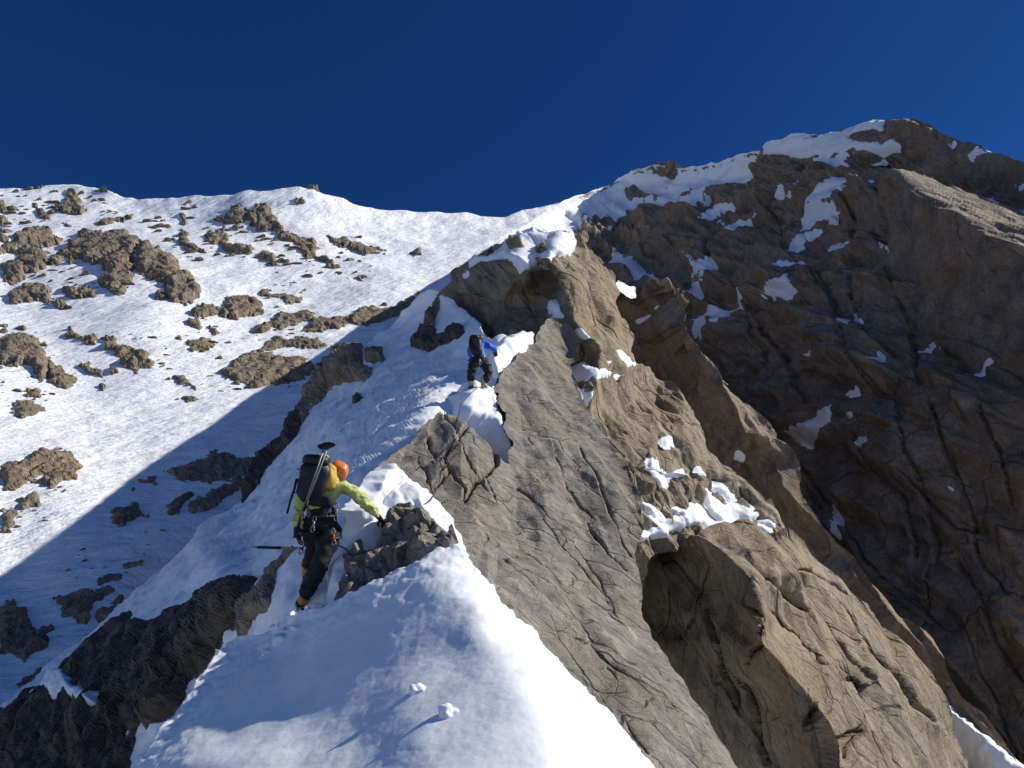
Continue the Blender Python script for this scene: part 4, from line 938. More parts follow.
scatter(A([(720, 210), (800, 180), (900, 230), (1000, 330), (1040, 440), (960, 400), (860, 330), (760, 260)]), 28, 2, 7, 'small rock strewn above the domed tan cliff', 'small rocks above the domed tan cliff', 3)
scatter(A([(900, 130), (1000, 110), (1020, 200), (950, 230)]), 6, 2, 6, 'small rock high on the slope left of the middle skyline', 'small rocks high left of the middle skyline', 4)
scatter(B([(60, 180), (200, 170), (400, 190), (560, 300), (700, 390), (640, 430), (500, 420), (400, 400), (240, 350), (100, 310)]), 46, 2, 8, 'small rock strewn around the ragged outcrops of the middle slope', 'small rocks around the middle slope outcrops', 5)
scatter(B([(620, 230), (760, 240), (860, 290), (820, 400), (680, 400), (640, 340)]), 14, 1.5, 5, 'small rock strewn below the orange-tan row on the upper snowfield', 'small rocks below the orange-tan row', 6)
scatter(B([(330, 450), (540, 430), (560, 520), (420, 560), (330, 530)]), 16, 1.5, 5, 'small rock near the flat dark slab above the shadow line', 'small rocks near the flat dark slab', 7)
scatter(A([(260, 430), (480, 430), (500, 560), (420, 640), (260, 590), (120, 500)]), 22, 2, 7, 'dark loose rock between the tan humps and the broken cliff band', 'dark rocks between the humps and the cliff band', 8)
scatter(Cc([(0, 60), (220, 60), (300, 230), (260, 420), (60, 500), (0, 420)]), 22, 1.5, 6, 'small rock strewn around the big craggy outcrop at the left edge', 'small rocks around the big craggy outcrop', 9)
scatter(Cc([(560, 60), (1020, 60), (1020, 420), (860, 480), (820, 300), (600, 100)]), 18, 1.5, 5, 'small stone strewn over the streaked bright snow of the middle slope', 'small stones on the streaked bright snow', 10)
scatter(Dd([(120, 320), (330, 260), (420, 250), (330, 330), (240, 420), (120, 400)]), 12, 2, 6, 'small shaded stone on the snow left of the ridge', 'small shaded stones left of the ridge', 11)
scatter(Dd([(0, 240), (110, 180), (200, 160), (120, 240), (20, 300)]), 10, 1.5, 5, 'small stone strewn below the sunlit boulder pile', 'small stones below the sunlit boulder pile', 12)
scatter(crop(0, 170, 3.012, [(500, 500), (900, 470), (1020, 500), (1000, 560), (640, 690), (540, 640)]), 22, 1.5, 6, 'small rock strewn around the broad cracked grey outcrop', 'small rocks around the broad cracked outcrop', 13)
# ------------------------------------------------------------------ figures: skin-grown bodies, clothes over them
def grow(name, verts, edges, radii, m, sub=2, root=0, parent=None, wr=0.0, ws=.06, seed=1, origin=None):
    """continuous tapered surface grown round a skeleton of world points"""
    og = Vector(origin) if origin is not None else Vector((0, 0, 0))
    me = bpy.data.meshes.new(name); me.from_pydata([tuple(Vector(v) - og) for v in verts], edges, [])
    o = bpy.data.objects.new(name, me); COL.objects.link(o)
    sk = o.modifiers.new('s', 'SKIN'); sk.branch_smoothing = .6
    for i, v in enumerate(me.skin_vertices[0].data):
        r = radii[i]; v.radius = r if isinstance(r, tuple) else (r, r); v.use_root = (i == root)
    sb = o.modifiers.new('u', 'SUBSURF'); sb.levels = sub; sb.render_levels = sub
    dg = bpy.context.evaluated_depsgraph_get(); nm = bpy.data.meshes.new_from_object(o.evaluated_get(dg))
    bpy.data.objects.remove(o); bpy.data.meshes.remove(me)
    if wr and len(nm.vertices):
        V = np.array([v.co[:] for v in nm.vertices]); Nn = np.array([v.normal[:] for v in nm.vertices])
        V2 = V + Nn * (wr * fbm(V * np.array([1, 1, 1.8]), ws, 3, seed))[:, None]
        nm.vertices.foreach_set('co', V2.ravel())
    nm.materials.clear(); nm.materials.append(m); nm.polygons.foreach_set('use_smooth', [True] * len(nm.polygons))
    nm.name = name; o = bpy.data.objects.new(name, nm); COL.objects.link(o)
    if parent: o.parent = parent
    return o

def blob(name, c, ax, m, parent=None, e=.55, wr=0.0, ws=.1, seed=1, cut=None, origin=None, n=28):
    """rounded box: ax = three half-axis vectors"""
    bm = bmesh.new(); bmesh.ops.create_uvsphere(bm, u_segments=n, v_segments=n // 2, radius=1)
    ax = [Vector(a) for a in ax]; c = Vector(c) - (Vector(origin) if origin is not None else Vector((0, 0, 0)))
    for v in bm.verts:
        p = [math.copysign(abs(t) ** e, t) if abs(t) > 1e-6 else 0 for t in v.co]
        L = max(1e-6, (abs(p[0]) ** 3 + abs(p[1]) ** 3 + abs(p[2]) ** 3) ** (1 / 3)); p = [t / L for t in p]
        if cut and p[2] < cut: p[2] = cut
        v.co = c + ax[0] * p[0] + ax[1] * p[1] + ax[2] * p[2]
    bmesh.ops.recalc_face_normals(bm, faces=bm.faces)
    me = bpy.data.meshes.new(name); bm.to_mesh(me); bm.free()
    if wr:
        V = np.array([v.co[:] for v in me.vertices]); Nn = np.array([v.normal[:] for v in me.vertices])
        me.vertices.foreach_set('co', (V + Nn * (wr * fbm(V, ws, 3, seed))[:, None]).ravel())
    me.polygons.foreach_set('use_smooth', [True] * len(me.polygons)); me.materials.append(m)
    o = bpy.data.objects.new(name, me); COL.objects.link(o)
    if parent: o.parent = parent
    return o

def tube(name, pts, r, m, parent=None, origin=None, seg=8, taper=None):
    og = Vector(origin) if origin is not None else Vector((0, 0, 0))
    pts = [Vector(p) - og for p in pts]; V = []; Fc = []
    up = Vector((.13, .3, 1)).normalized()
    for i, p in enumerate(pts):
        t = (pts[min(i + 1, len(pts) - 1)] - pts[max(i - 1, 0)]).normalized()
        a = t.cross(up)
        if a.length < 1e-3: a = t.cross(Vector((1, 0, 0)))
        a.normalize(); b = t.cross(a); rr = r if taper is None else r * (1 + (taper - 1) * i / (len(pts) - 1))
        for k in range(seg):
            an = 2 * math.pi * k / seg; V.append(p + (a * math.cos(an) + b * math.sin(an)) * rr)
    for i in range(len(pts) - 1):
        for k in range(seg):
            Fc.append((i * seg + k, i * seg + (k + 1) % seg, (i + 1) * seg + (k + 1) % seg, (i + 1) * seg + k))
    Fc.append(tuple(range(seg))[::-1]); Fc.append(tuple((len(pts) - 1) * seg + k for k in range(seg)))
    return make_mesh(name, [tuple(v) for v in V], Fc, m, True, parent)

def join(objs, name):
    """several meshes of one part into one mesh"""
    bm = bmesh.new(); mats = []
    for o in objs:
        n0 = len(bm.faces); mi = {}
        for k, mm in enumerate(o.data.materials):
            if mm not in mats: mats.append(mm)
            mi[k] = mats.index(mm)
        bm.from_mesh(o.data); bm.faces.ensure_lookup_table()
        for f in bm.faces[n0:]: f.material_index = mi.get(f.material_index, 0)
    me = bpy.data.meshes.new(name); bm.to_mesh(me); bm.free()
    for mm in mats: me.materials.append(mm)
    par = objs[0].parent
    for o in objs: bpy.data.objects.remove(o)
    r = bpy.data.objects.new(name, me); COL.objects.link(r); r.parent = par
    return r

def empty(name, loc):
    e = bpy.data.objects.new(name, None); COL.objects.link(e); e.location = loc; e.empty_display_size = .1
    return e

def lerp(a, b, t): return tuple(a[i] + (b[i] - a[i]) * t for i in range(3))
XA, UA, FA = [Vector(cam2world(np.array(v, float))) for v in ((1, 0, 0), (0, 1, 0), (0, 0, 1))]

def hand(prefix_pts, wrist, palm_dir, side, curl_dir, s=1.0):
    """palm, four fingers and a thumb as chains for grow(); returns extra verts, edges, radii"""
    w = Vector(wrist); d = Vector(palm_dir).normalized(); sd = Vector(side).normalized(); cu = Vector(curl_dir).normalized()
    V = []; E = []; Rr = []
    return w, d, sd, cu

def glove(name, wrist, d, sd, cu, m, parent, s=1.0, origin=None, curl=.9, r=.0105):
    w = Vector(wrist); d = Vector(d).normalized(); sd = Vector(sd).normalized(); cu = Vector(cu).normalized(); parts = []
    palm_end = w + d * .085 * s
    parts.append(grow('p', [w - d * .05 * s, w, w + d * .045 * s, palm_end], [(0, 1), (1, 2), (2, 3)], [(.038 * s, .034 * s), (.033 * s, .028 * s), (.044 * s, .02 * s), (.042 * s, .017 * s)], m, 2, 1, None, origin=origin))
    for k, (off, L) in enumerate(((-.030, .066), (-.010, .074), (.011, .070), (.030, .056))):
        a = w + d * .065 * s + sd * off * s; pts = [a]; dr = d.copy(); p = a
        for q in range(3):
            p = p + dr * L * s * (.45 if q == 0 else .30); pts.append(p)
            dr = (dr + cu * curl * .75).normalized()
        parts.append(grow('f', pts, [(0, 1), (1, 2), (2, 3)], [r * s * 1.15, r * s, r * s * .95, r * s * .8], m, 1, 0, None, origin=origin))
    a = w + d * .022 * s - sd * .030 * s
    p1 = a + (d * .5 - sd * .8 + cu * .3).normalized() * .035 * s; p2 = p1 + (d * .8 - sd * .2 + cu * .6).normalized() * .03 * s
    parts.append(grow('t', [a, p1, p2], [(0, 1), (1, 2)], [r * s * 1.35, r * s * 1.15, r * s * .9], m, 1, 0, None, origin=origin))
    o = join(parts, name); o.parent = parent
    return o

def boot(ankle, heel_dir, toe_dir, up, m, parent, origin, s=1.0, label=None):
    """boot with sole; crampon as its sub-part"""
    a = Vector(ankle); t = Vector(toe_dir).normalized(); u = Vector(up).normalized(); sdv = t.cross(u).normalized(); u = sdv.cross(t).normalized()
    sole = a - u * .09 * s
    b1 = grow('b', [a + u * .11 * s, a + u * .02 * s, a - u * .045 * s - t * .025 * s, a - u * .05 * s + t * .07 * s, a - u * .062 * s + t * .16 * s], [(0, 1), (1, 2), (2, 3), (3, 4)], [.062 * s, .056 * s, .052 * s, .048 * s, (.046 * s, .034 * s)], m, 2, 1, None, wr=.004, ws=.03, origin=origin)
    b2 = blob('s', sole + t * .055 * s, [t * .145 * s, sdv * .05 * s, u * .016 * s], M['rubber'], None, e=.5, origin=origin, n=16)
    bt = join([b1, b2], 'boot'); bt.parent = parent
    if label: bt['label'] = label
    cr = []
    og = origin
    for sg in (-1, 1):
        cr.append(tube('c', [sole + t * (-.08 + .046 * k) * s + sdv * sg * .045 * s - u * .018 * s for k in range(6)], .006 * s, M['steel'], origin=og, seg=6))
        for k in range(5):
            p = sole + t * (-.075 + .055 * k) * s + sdv * sg * .043 * s - u * .015 * s
            cr.append(tube('c', [p, p - u * .045 * s], .008 * s, M['steel'], origin=og, seg=5, taper=.15))
        p = sole + t * .18 * s + sdv * sg * .022 * s - u * .01 * s
        cr.append(tube('c', [p, p + t * .045 * s - u * .02 * s], .008 * s, M['steel'], origin=og, seg=5, taper=.2))
    cr.append(tube('c', [sole - t * .08 * s + sdv * .045 * s, sole - t * .105 * s + u * .03 * s, sole - t * .08 * s - sdv * .045 * s], .008 * s, M['steel'], origin=og, seg=6))
    cr.append(tube('c', [sole + t * .08 * s + sdv * .052 * s, sole + t * .08 * s + u * .07 * s, sole + t * .08 * s - sdv * .052 * s], .007 * s, M['rubber'], origin=og, seg=6))
    c = join(cr, 'crampon'); c.parent = bt
    return bt

# ================================================================== lower climber
def p1(cx, cy, d): return tuple(unproj(220 + cx / 3.49, 420 + cy / 3.49, d))
def depth_at(x, y):
    h = hit(x, y)
    return float(Vector(h[0]).dot(FA)) if h else 9.0
dfoot = depth_at(299, 612)
d0 = dfoot - .02
print('foot depth', dfoot, 'back foot', depth_at(303, 578), 'hand', depth_at(386, 527))
og1 = p1(300, 660, d0)
me_ = None
J = {}
J['ankF'] = p1(292, 622, d0); J['kneeF'] = p1(352, 495, d0 - .10); J['hipF'] = p1(388, 385, d0 + .05)
J['ankB'] = p1(302, 520, d0 + .22); J['kneeB'] = p1(330, 455, d0 + .12); J['hipB'] = p1(325, 368, d0 + .06)
J['pel'] = p1(358, 352, d0 + .06); J['waist'] = p1(352, 295, d0 + .08); J['chest'] = p1(362, 235, d0 + .12); J['neck'] = p1(396, 205, d0 + .16)
J['head'] = p1(405, 192, d0 + .20); J['headtop'] = p1(413, 180, d0 + .26)
J['shR'] = p1(428, 228, d0 + .14); J['elR'] = p1(492, 268, d0 + .16); J['wrR'] = p1(553, 338, d0 + .20); J['haR'] = p1(572, 362, d0 + .22)
J['shL'] = p1(305, 232, d0 + .14); J['elL'] = p1(272, 318, d0 + .06); J['wrL'] = p1(270, 392, d0 - .12); J['haL'] = p1(278, 425, d0 - .14)
def body_of(name, J, k, og, m, s=1.0, parent=None):
    names = ['pel', 'waist', 'chest', 'neck', 'head', 'headtop', 'shR', 'elR', 'wrR', 'shL', 'elL', 'wrL', 'hipF', 'kneeF', 'ankF', 'hipB', 'kneeB', 'ankB']
    rad = [.10, .10, .12, .055, .085, .065, .06, .042, .028, .06, .042, .028, .075, .05, .036, .075, .05, .036]
    ed = [(0, 1), (1, 2), (2, 3), (3, 4), (4, 5), (2, 6), (6, 7), (7, 8), (2, 9), (9, 10), (10, 11), (0, 12), (12, 13), (13, 14), (0, 15), (15, 16), (16, 17)]
    return grow(name, [J[n] for n in names], ed, [r * s for r in rad], m, 2, 0, parent, origin=og)
pr = body_of('person', J, 1, og1, M['skin'], .93)
pr.location = og1
tag(pr, 'climber in lime jacket and orange helmet stepping up the snow, right hand on the rocks', 'person')
mid = lambda a, b, t: lerp(J[a], J[b], t)
jk = grow('jacket', [mid('pel', 'waist', .65), J['waist'], J['chest'], mid('chest', 'neck', .75), J['shR'], mid('shR', 'elR', .5), J['elR'], mid('elR', 'wrR', .5), J['wrR'], J['shL'], mid('shL', 'elL', .5), J['elL'], mid('elL', 'wrL', .5), J['wrL']],
    [(0, 1), (1, 2), (2, 3), (2, 4), (4, 5), (5, 6), (6, 7), (7, 8), (2, 9), (9, 10), (10, 11), (11, 12), (12, 13)],
    [.155, .16, .18, .085, .098, .082, .07, .066, .052, .085, .075, .068, .062, .048], M['lime'], 3, 0, pr, wr=.022, ws=.09, seed=5, origin=og1)
hd = grow('hood', [mid('chest', 'neck', .6), J['neck'], mid('neck', 'head', .35)], [(0, 1), (1, 2)], [.10, .095, .075], M['lime'], 2, 0, jk, wr=.012, ws=.06, seed=6, origin=og1)
tr = grow('trousers', [J['pel'], J['hipF'], mid('hipF', 'kneeF', .5), J['kneeF'], mid('kneeF', 'ankF', .5), J['ankF'], J['hipB'], mid('hipB', 'kneeB', .5), J['kneeB'], mid('kneeB', 'ankB', .6), J['ankB'], mid('pel', 'waist', .55), mid('waist', 'chest', .12)],
    [(0, 1), (1, 2), (2, 3), (3, 4), (4, 5), (0, 6), (6, 7), (7, 8), (8, 9), (9, 10), (0, 11), (11, 12)],
    [(.20, .17), .155, .14, .112, .10, .085, .145, .125, .10, .085, .07, .178, .168], M['black_cloth'], 3, 0, pr, wr=.02, ws=.10, seed=8, origin=og1)
glove('glove', J['wrR'], Vector(J['haR']) - Vector(J['wrR']), UA + XA * .6, FA * .8 - UA * .6, M['black_cloth'], pr, 1.15, origin=og1, curl=.6, r=.0125)
glove('glove', J['wrL'], Vector(J['haL']) - Vector(J['wrL']), FA, XA * .9, M['black_cloth'], pr, 1.15, origin=og1, curl=1.3, r=.0125)
gt = grow('gaiter', [mid('elL', 'wrL', .75), J['wrL'], mid('wrL', 'haL', .4)], [(0, 1), (1, 2)], [.055, .05, .045], M['black_cloth'], 2, 1, pr, origin=og1); gt.name = 'glove_cuff'
# helmet
hc = Vector(J['headtop']); hax = (Vector(J['headtop']) - Vector(J['neck'])).normalized()
hx = hax.cross(FA).normalized(); hy = hax.cross(hx).normalized()
hl = blob('helmet', hc - hax * .005, [hx * .108, hy * .124, hax * .105], M['orange'], pr, e=.95, origin=og1, cut=-.35)
rb = []
for kx in (-.05, 0, .05):
    rb.append(tube('r', [hc - hax * .005 + (hy * math.sin(t) * .126 + hax * math.cos(t) * .107) * math.sqrt(max(.1, 1 - (kx / .112) ** 2)) + hx * kx for t in [(-1.2 + .2 * q) for q in range(13)]], .006, M['orange'], origin=og1, seg=6))
join(rb, 'helmet_ridges').parent = hl
grow('hair', [mid('head', 'neck', .1), mid('head', 'neck', .45)], [(0, 1)], [.088, .07], M['hair'], 2, 0, pr, origin=og1)
fa = Vector(J['head']) + FA * .07 + XA * .03
ff = blob('face', fa + FA * .012, [XA * .012, FA * .018, UA * .02], M['skin'], pr, e=1, origin=og1, n=10)
boot(J['ankF'], 0, XA * -.35 + FA * .9 + UA * .1, UA * .9 + XA * .25 - FA * .1, M['boot_orange'], pr, og1, 1.08, label='yellow-orange boot of the lower foot')
boot(J['ankB'], 0, XA * -.15 + FA * .9 + UA * .25, UA * .95 - FA * .2, M['boot_orange'], pr, og1, 1.05)
# harness: belt, leg loops
def ring(c, n, rx, ry, ax1, ax2, r, m, og, k=20):
    pts = [Vector(c) + ax1 * rx * math.cos(2 * math.pi * i / k) + ax2 * ry * math.sin(2 * math.pi * i / k) for i in range(k + 1)]
    return tube(n, pts, r, m, origin=og, seg=6)
be = [ring(lerp(J['pel'], J['waist'], .35), 'b', .165, .16, XA, FA, .02, M['black_pack'], og1)]
be.append(ring(lerp(J['hipF'], J['kneeF'], .22), 'b', .135, .13, XA, FA, .017, M['black_pack'], og1))
be.append(ring(lerp(J['hipB'], J['kneeB'], .22), 'b', .13, .13, XA, FA, .017, M['black_pack'], og1))
join(be, 'harness').parent = pr

# backpack
pc = Vector(p1(320, 214, d0 - .12)); pu = (Vector(p1(345, 130, d0 - .06)) - Vector(p1(325, 290, d0 - .14))).normalized(); px_ = (XA - pu * XA.dot(pu)).normalized(); pf = px_.cross(pu).normalized()
bpk = empty('backpack', p1(335, 290, d0 - .14)); ogb = tuple(bpk.location)
tag(bpk, 'black and yellow climbing pack worn by the lower climber', 'backpack')
blob('pack_body', pc, [px_ * .16, pf * .135, pu * .225], M['black_pack'], bpk, e=.6, wr=.045, ws=.13, seed=3, origin=ogb)
blob('side_panel', pc + px_ * .15 + pu * .07 - pf * .06, [px_ * .105, pf * .10, pu * .14], M['yellow_pack'], bpk, e=.6, wr=.028, ws=.09, seed=4, origin=ogb)
lid = blob('lid', pc + pu * .235 + px_ * .03, [px_ * .15, pf * .14, pu * .06], M['black_pack'], bpk, e=.65, wr=.016, ws=.09, seed=6, origin=ogb)
blob('lid_patch', pc + pu * .275 + px_ * .07 - pf * .07, [px_ * .075, pf * .07, pu * .045], M['yellow_pack'], lid, e=.7, wr=.004, origin=ogb, n=14)
for q, (ox, oz, sx_, sz_) in enumerate(((-.12, .06, .05, .14), (-.02, -.02, .07, .11), (.06, -.12, .06, .07))):
    blob('pocket', pc + px_ * ox + pu * oz - pf * .115, [px_ * sx_, pf * .04, pu * sz_], M['black_cloth'] if q != 1 else M['black_pack'], bpk, e=.6, wr=.012, ws=.06, seed=30 + q, origin=ogb)
tube('compression_strap', [pc + px_ * .16 + pu * .10 - pf * .16, pc + px_ * .19 + pu * .02 - pf * .14, pc + px_ * .10 - pu * .12 - pf * .15], .008, M['black_pack'], bpk, origin=ogb)
blob('bottom_pocket', pc - pu * .20 + px_ * .13 - pf * .01, [px_ * .14, pf * .115, pu * .075], M['black_cloth'], bpk, e=.6, wr=.014, ws=.08, seed=9, origin=ogb)
for k in range(3):
    zz = pu * (.12 - .13 * k)
    tube('strap', [pc + zz + px_ * .17 + pf * .04 * sgn - pf * .12 * (1 - abs(q - 3) / 3) - px_ * .34 * q / 6 for q, sgn in zip(range(7), (1, .5, 0, 0, 0, .5, 1))], .009, M['alu'], bpk, origin=ogb, seg=6)
tube('hanging_strap', [p1(268, 205, d0 - .16), p1(258, 245, d0 - .2), p1(246, 280, d0 - .2), p1(234, 326, d0 - .18)], .016, M['black_pack'], bpk, origin=ogb, taper=.8)
for sg in (-1, 1):
    tube('shoulder_strap', [pc + px_ * .09 * sg + pu * .2 + pf * sgnf for sgnf in (-.0,)] + [pc + px_ * (.10 * sg) + pu * .25 + pf * (-1 if False else 1) * 0 + FA * .14, pc + px_ * .12 * sg + pu * .12 + FA * .34, pc + px_ * .15 * sg - pu * .1 + FA * .25], .018, M['black_pack'], bpk, origin=ogb)
# trekking poles strapped on the pack, baskets up
for k, (bx, by, tx, ty, off) in enumerate(((366, 88, 272, 372, 0), (381, 82, 292, 318, .05))):
    top = Vector(p1(bx, by, d0 - .20 + off * .5)); bot = Vector(p1(tx, ty, d0 - .36 + off * .5)); dv = (bot - top).normalized()
    tp = empty('trekking_pole', bot); tag(tp, ('folded trekking pole with its basket up, left one of the two on the pack', 'folded trekking pole with its basket up, right one of the two on the pack')[k], 'trekking pole')
    tube('shaft', [top - dv * .02, bot], .0115, M['alu'], tp, origin=tuple(bot))
    b = bmesh.new(); bmesh.ops.create_cone(b, cap_ends=True, segments=18, radius1=.078, radius2=.066, depth=.012)
    # spoked rim
    me = bpy.data.meshes.new('basket'); b.to_mesh(me); b.free(); me.materials.append(M['rubber'])
    bo = bpy.data.objects.new('basket', me); COL.objects.link(bo); bo.parent = tp; bo.location = top + dv * .02 - bot; bo.rotation_euler = dv.to_track_quat('Z', 'Y').to_euler()
    bo.rotation_euler.rotate_axis('X', .45)
    tube('tip', [top - dv * .02, top - dv * .05], .007, M['steel'], tp, origin=tuple(bot), taper=.4)
    tube('grip', [bot, bot - dv * .12], .017, M['rubber'], tp, origin=tuple(bot))

# ice axe in the left hand
ah = Vector(p1(288, 448, d0 - .13)); ae = Vector(p1(118, 444, d0 - .22)); ad = (ae - ah).normalized()
ax = empty('ice_axe', ah); tag(ax, 'ice axe held level in the left hand of the lower climber', 'ice axe'); oga = tuple(ah)
L_ = (ae - ah).length
tube('shaft', [ah, ah + ad * L_ * .45], .014, M['alu'], ax, origin=oga)
tube('grip', [ah + ad * L_ * .45, ah + ad * L_ * .93], .017, M['rubber'], ax, origin=oga)
tube('spike', [ah + ad * L_ * .93, ae + ad * .03], .012, M['steel'], ax, origin=oga, taper=.2)
sv = (UA * .4 + FA * .8).normalized()
tube('pick', [ah, ah + sv * .06 - ad * .01, ah + sv * .13 + ad * .015, ah + sv * .17 + ad * .04], .012, M['steel'], ax, origin=oga, taper=.35)
tube('adze', [ah, ah - sv * .05, ah - sv * .085 + ad * .015], .014, M['steel'], ax, origin=oga, taper=1.5)
# gear hanging from the harness
gear = [((395, 388), (398, 432), 'red', 'red sling with carabiner hanging at the right hip of the lower climber'), ((408, 300), (404, 345), 'alu', 'grey quickdraw hanging from the harness just under the jacket hem'),
        ((386, 296), (380, 330), 'steel', 'steel carabiners hanging at the small of the back'), ((304, 290), (308, 330), 'red', 'red sling on the left side of the harness under the pack'), ((330, 345), (322, 385), 'alu', 'grey carabiner hanging behind the left thigh')]
for (a, b_, mm, lab) in gear:
    pa = Vector(p1(a[0], a[1], d0 - .13)); pb = Vector(p1(b_[0], b_[1], d0 - .15))
    ge = empty('quickdraw', pa); tag(ge, lab, 'quickdraw', 'gear hanging from the lower climber'); ogg = tuple(pa)
    tube('sling', [lerp(pa, pb, .2), lerp(pa, pb, .85)], .013, M[mm], ge, origin=ogg)
    for q in (0, .9):
        c_ = Vector(lerp(pa, pb, q)); dn = (pb - pa).normalized()
        pts = [c_ + XA * .02 * math.cos(t) + dn * .035 * math.sin(t) for t in [2 * math.pi * i / 12 for i in range(13)]]
        tube('carabiner', pts, .0055, M['steel'], ge, origin=ogg, seg=6)

for q, (x, y, s_) in enumerate(((292, 616, .05), (308, 611, .04), (318, 606, .045), (297, 628, .05), (286, 630, .035), (275, 627, .045), (312, 596, .04), (326, 600, .03))):
    h = hit(x, y)
    if h:
        o = blob('snow_clod', h[0], [XA * s_ * 1.3, FA * s_, UA * s_ * .55], M['snow_near'], None, e=.9, wr=s_ * .5, ws=s_ * .7, seed=40 + q, origin=tuple(h[0]), n=20); o.location = h[0]
        tag(o, 'small clod of snow kicked loose round the boots of the lower climber', 'snow clod', 'kicked snow round the lower boots')

# ================================================================== upper climber
def p2(cx, cy, d): return tuple(unproj(430 + cx / 6.4, 300 + cy / 6.4, d))
dl = depth_at(430 + 262 / 6.4, 300 + 560 / 6.4); dr = depth_at(430 + 335 / 6.4, 300 + 562 / 6.4); print('upper feet', dl, dr)
D2 = min(dl, dr) - .02
og2 = p2(300, 560, D2)
J = {}
J['ankF'] = p2(262, 528, D2); J['kneeF'] = p2(264, 462, D2 - .05); J['hipF'] = p2(288, 398, D2 + .15)
J['ankB'] = p2(342, 528, D2 + .05); J['kneeB'] = p2(380, 465, D2 + .1); J['hipB'] = p2(348, 400, D2 + .2)
J['pel'] = p2(318, 382, D2 + .2); J['waist'] = p2(312, 340, D2 + .3); J['chest'] = p2(308, 290, D2 + .45); J['neck'] = p2(304, 262, D2 + .6); J['head'] = p2(306, 258, D2 + .72); J['headtop'] = p2(308, 252, D2 + .82)
J['shR'] = p2(340, 285, D2 + .45); J['elR'] = p2(392, 298, D2 + .5); J['wrR'] = p2(420, 328, D2 + .75); J['shL'] = p2(272, 290, D2 + .45); J['elL'] = p2(256, 335, D2 + .5); J['wrL'] = p2(262, 375, D2 + .6)
p_2 = body_of('person', J, 1, og2, M['skin'], .95); p_2.location = og2
tag(p_2, 'climber in blue jacket and black trousers bent forward higher on the ridge', 'person')
mid = lambda a, b, t: lerp(J[a], J[b], t)
grow('jacket', [J['pel'], J['waist'], J['chest'], mid('chest', 'neck', .75), J['shR'], mid('shR', 'elR', .5), J['elR'], J['wrR'], J['shL'], mid('shL', 'elL', .5), J['elL'], J['wrL']],
    [(0, 1), (1, 2), (2, 3), (2, 4), (4, 5), (5, 6), (6, 7), (2, 8), (8, 9), (9, 10), (10, 11)], [.165, .165, .18, .1, .12, .10, .09, .06, .11, .09, .08, .06], M['blue'], 3, 0, p_2, wr=.02, ws=.1, seed=15, origin=og2)
grow('trousers', [J['pel'], J['hipF'], mid('hipF', 'kneeF', .5), J['kneeF'], mid('kneeF', 'ankF', .5), J['ankF'], J['hipB'], mid('hipB', 'kneeB', .5), J['kneeB'], mid('kneeB', 'ankB', .5), J['ankB'], mid('pel', 'waist', .5)],
    [(0, 1), (1, 2), (2, 3), (3, 4), (4, 5), (0, 6), (6, 7), (7, 8), (8, 9), (9, 10), (0, 11)], [.18, .14, .13, .105, .1, .085, .14, .13, .105, .1, .085, .17], M['black_cloth'], 3, 0, p_2, wr=.02, ws=.12, seed=18, origin=og2)
blob('helmet', Vector(J['headtop']), [XA * .12, FA * .14, UA * .11], M['black_pack'], p_2, e=.95, origin=og2, cut=-.4)
glove('glove', J['wrR'], -UA + FA * .6, XA, FA - UA * .2, M['black_cloth'], p_2, 1.15, origin=og2, curl=.6, r=.0125)
glove('glove', J['wrL'], -UA + FA * .6, XA, FA - UA * .2, M['black_cloth'], p_2, 1.15, origin=og2, curl=.6, r=.0125)
boot(J['ankF'], 0, FA + UA * .1, UA, M['boot_tan'], p_2, og2, 1.15); boot(J['ankB'], 0, FA + XA * .3, UA, M['boot_tan'], p_2, og2, 1.15)
be = [ring(lerp(J['pel'], J['waist'], .3), 'b', .18, .17, XA, FA, .022, M['black_pack'], og2), ring(lerp(J['hipF'], J['kneeF'], .2), 'b', .145, .14, XA, FA, .018, M['black_pack'], og2), ring(lerp(J['hipB'], J['kneeB'], .2), 'b', .145, .14, XA, FA, .018, M['black_pack'], og2)]
join(be, 'harness').parent = p_2
b2 = empty('backpack', p2(300, 360, D2 + .1)); tag(b2, 'small black pack on the back of the upper climber', 'backpack'); ogc = tuple(b2.location)
c2 = Vector(p2(292, 296, D2 + .18)); u2 = (Vector(p2(286, 245, D2 + .4)) - Vector(p2(302, 350, D2 + .05))).normalized(); x2 = (XA - u2 * XA.dot(u2)).normalized(); f2_ = x2.cross(u2)
blob('pack_body', c2, [x2 * .155, f2_ * .12, u2 * .26], M['black_pack'], b2, e=.65, wr=.02, ws=.13, seed=23, origin=ogc)
blob('lid', c2 + u2 * .24, [x2 * .13, f2_ * .12, u2 * .06], M['black_pack'], b2, e=.7, wr=.01, origin=ogc)
tube('ice_tool', [c2 + x2 * .1 - u2 * .2 - f2_ * .13, c2 + x2 * .12 + u2 * .1 - f2_ * .13], .012, M['alu'], b2, origin=ogc).name = 'side_strap'
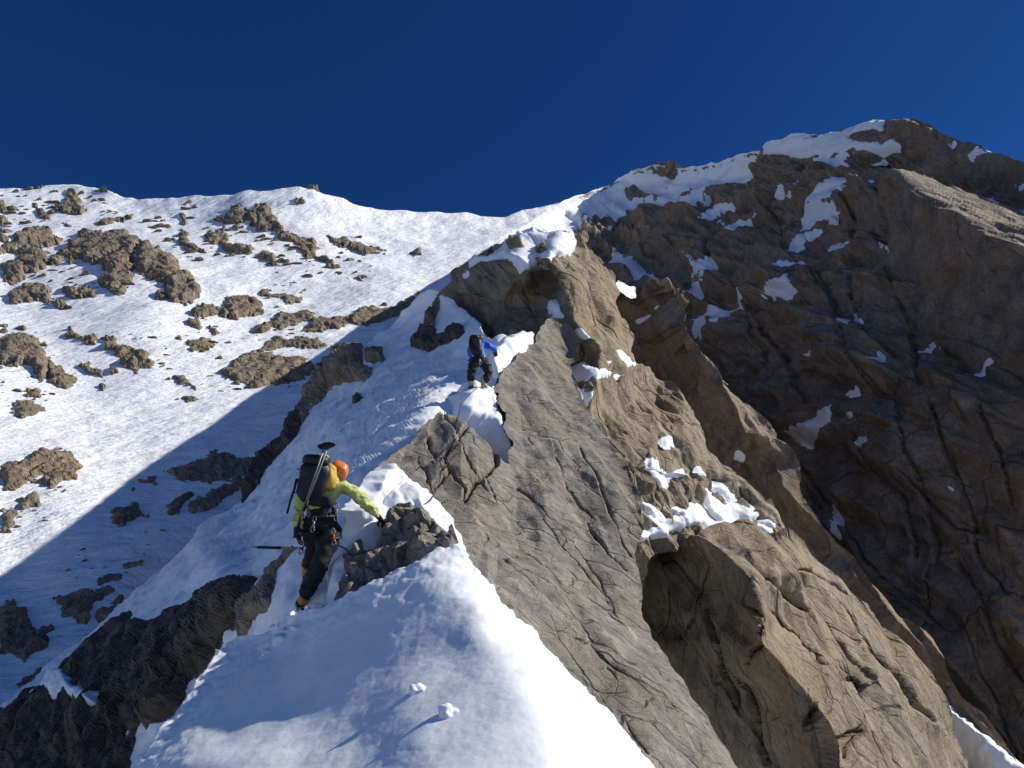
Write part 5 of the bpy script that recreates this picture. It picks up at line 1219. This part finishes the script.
for (a, b_, lab) in (((345, 345), (352, 372), 'grey carabiners at the right hip of the upper climber'), ((318, 372), (322, 400), 'small carabiner behind the seat of the upper climber')):
    pa = Vector(p2(a[0], a[1], D2 + .0)); pb = Vector(p2(b_[0], b_[1], D2 + .0)); ge = empty('quickdraw', pa); tag(ge, lab, 'quickdraw', 'gear hanging from the upper climber'); ogg = tuple(pa)
    tube('sling', [lerp(pa, pb, .2), lerp(pa, pb, .85)], .016, M['white_tape'], ge, origin=ogg)
    tube('carabiner', [pb + XA * .03 * math.cos(t) + UA * .045 * math.sin(t) for t in [2 * math.pi * i / 12 for i in range(13)]], .008, M['steel'], ge, origin=ogg, seg=6)

# ================================================================== rope
def rope(pxs, label, sag=.02, r=.0085, start=None, end=None):
    pts = []
    dense = []
    for a, b in zip(pxs, pxs[1:]):
        n = max(2, int(math.hypot(b[0] - a[0], b[1] - a[1]) / 3))
        dense += [(a[0] + (b[0] - a[0]) * k / n, a[1] + (b[1] - a[1]) * k / n) for k in range(n)]
    dense.append(pxs[-1])
    ds = [depth_at(*q) for q in dense]
    sm = [min(ds[max(0, i - 1):i + 2]) for i in range(len(ds))]
    sm = [sum(sm[max(0, i - 2):i + 3]) / len(sm[max(0, i - 2):i + 3]) for i in range(len(sm))]
    pts = [Vector(unproj(q[0], q[1], d - sag)) for q, d in zip(dense, sm)]
    if start is not None: pts = [Vector(start)] + pts
    if end is not None: pts = pts + [Vector(end)]
    og = pts[0].copy(); o = tube('rope', pts, r, M['rope'], origin=tuple(og), seg=6); o.location = og
    tag(o, label, 'rope'); return o
rope([(477, 388), (468, 396), (460, 406), (459, 414), (457, 423), (455, 433), (452, 442), (445, 455), (447, 464), (441, 475), (439, 483), (435, 493), (430, 501), (423, 505)], 'thin dark climbing rope running from the upper climber down over the cracked slab', end=None)
rope([(458, 425), (453, 440), (446, 449), (438, 458), (429, 463)], 'second strand of rope curving left across the slab top')
rope([(338, 545), (346, 549), (352, 556), (360, 553), (366, 551)], 'short loop of rope between the lower climber and the grey blocks', start=p1(395, 400, d0 - .1))
# snow clumps on the near crest
for (x, y, s_, lab) in ((419, 690, .05, 'small flat lump of snow, upper of two on the shaded near crest'), (448, 714, .055, 'small round lump of snow, lower of two on the shaded near crest'), (281, 640, .07, 'lump of kicked snow below the lower boot'), (268, 652, .05, 'smaller kicked snow lump left of the other one')):
    h = hit(x, y)
    if h:
        o = blob('snow_lump', h[0], [XA * s_ * 1.2, FA * s_, UA * s_ * .6], M['snow_near'], None, e=.9, wr=s_ * .35, ws=s_ * .8, seed=int(x), origin=tuple(h[0])); o.location = h[0]
        tag(o, lab, 'snow lump')
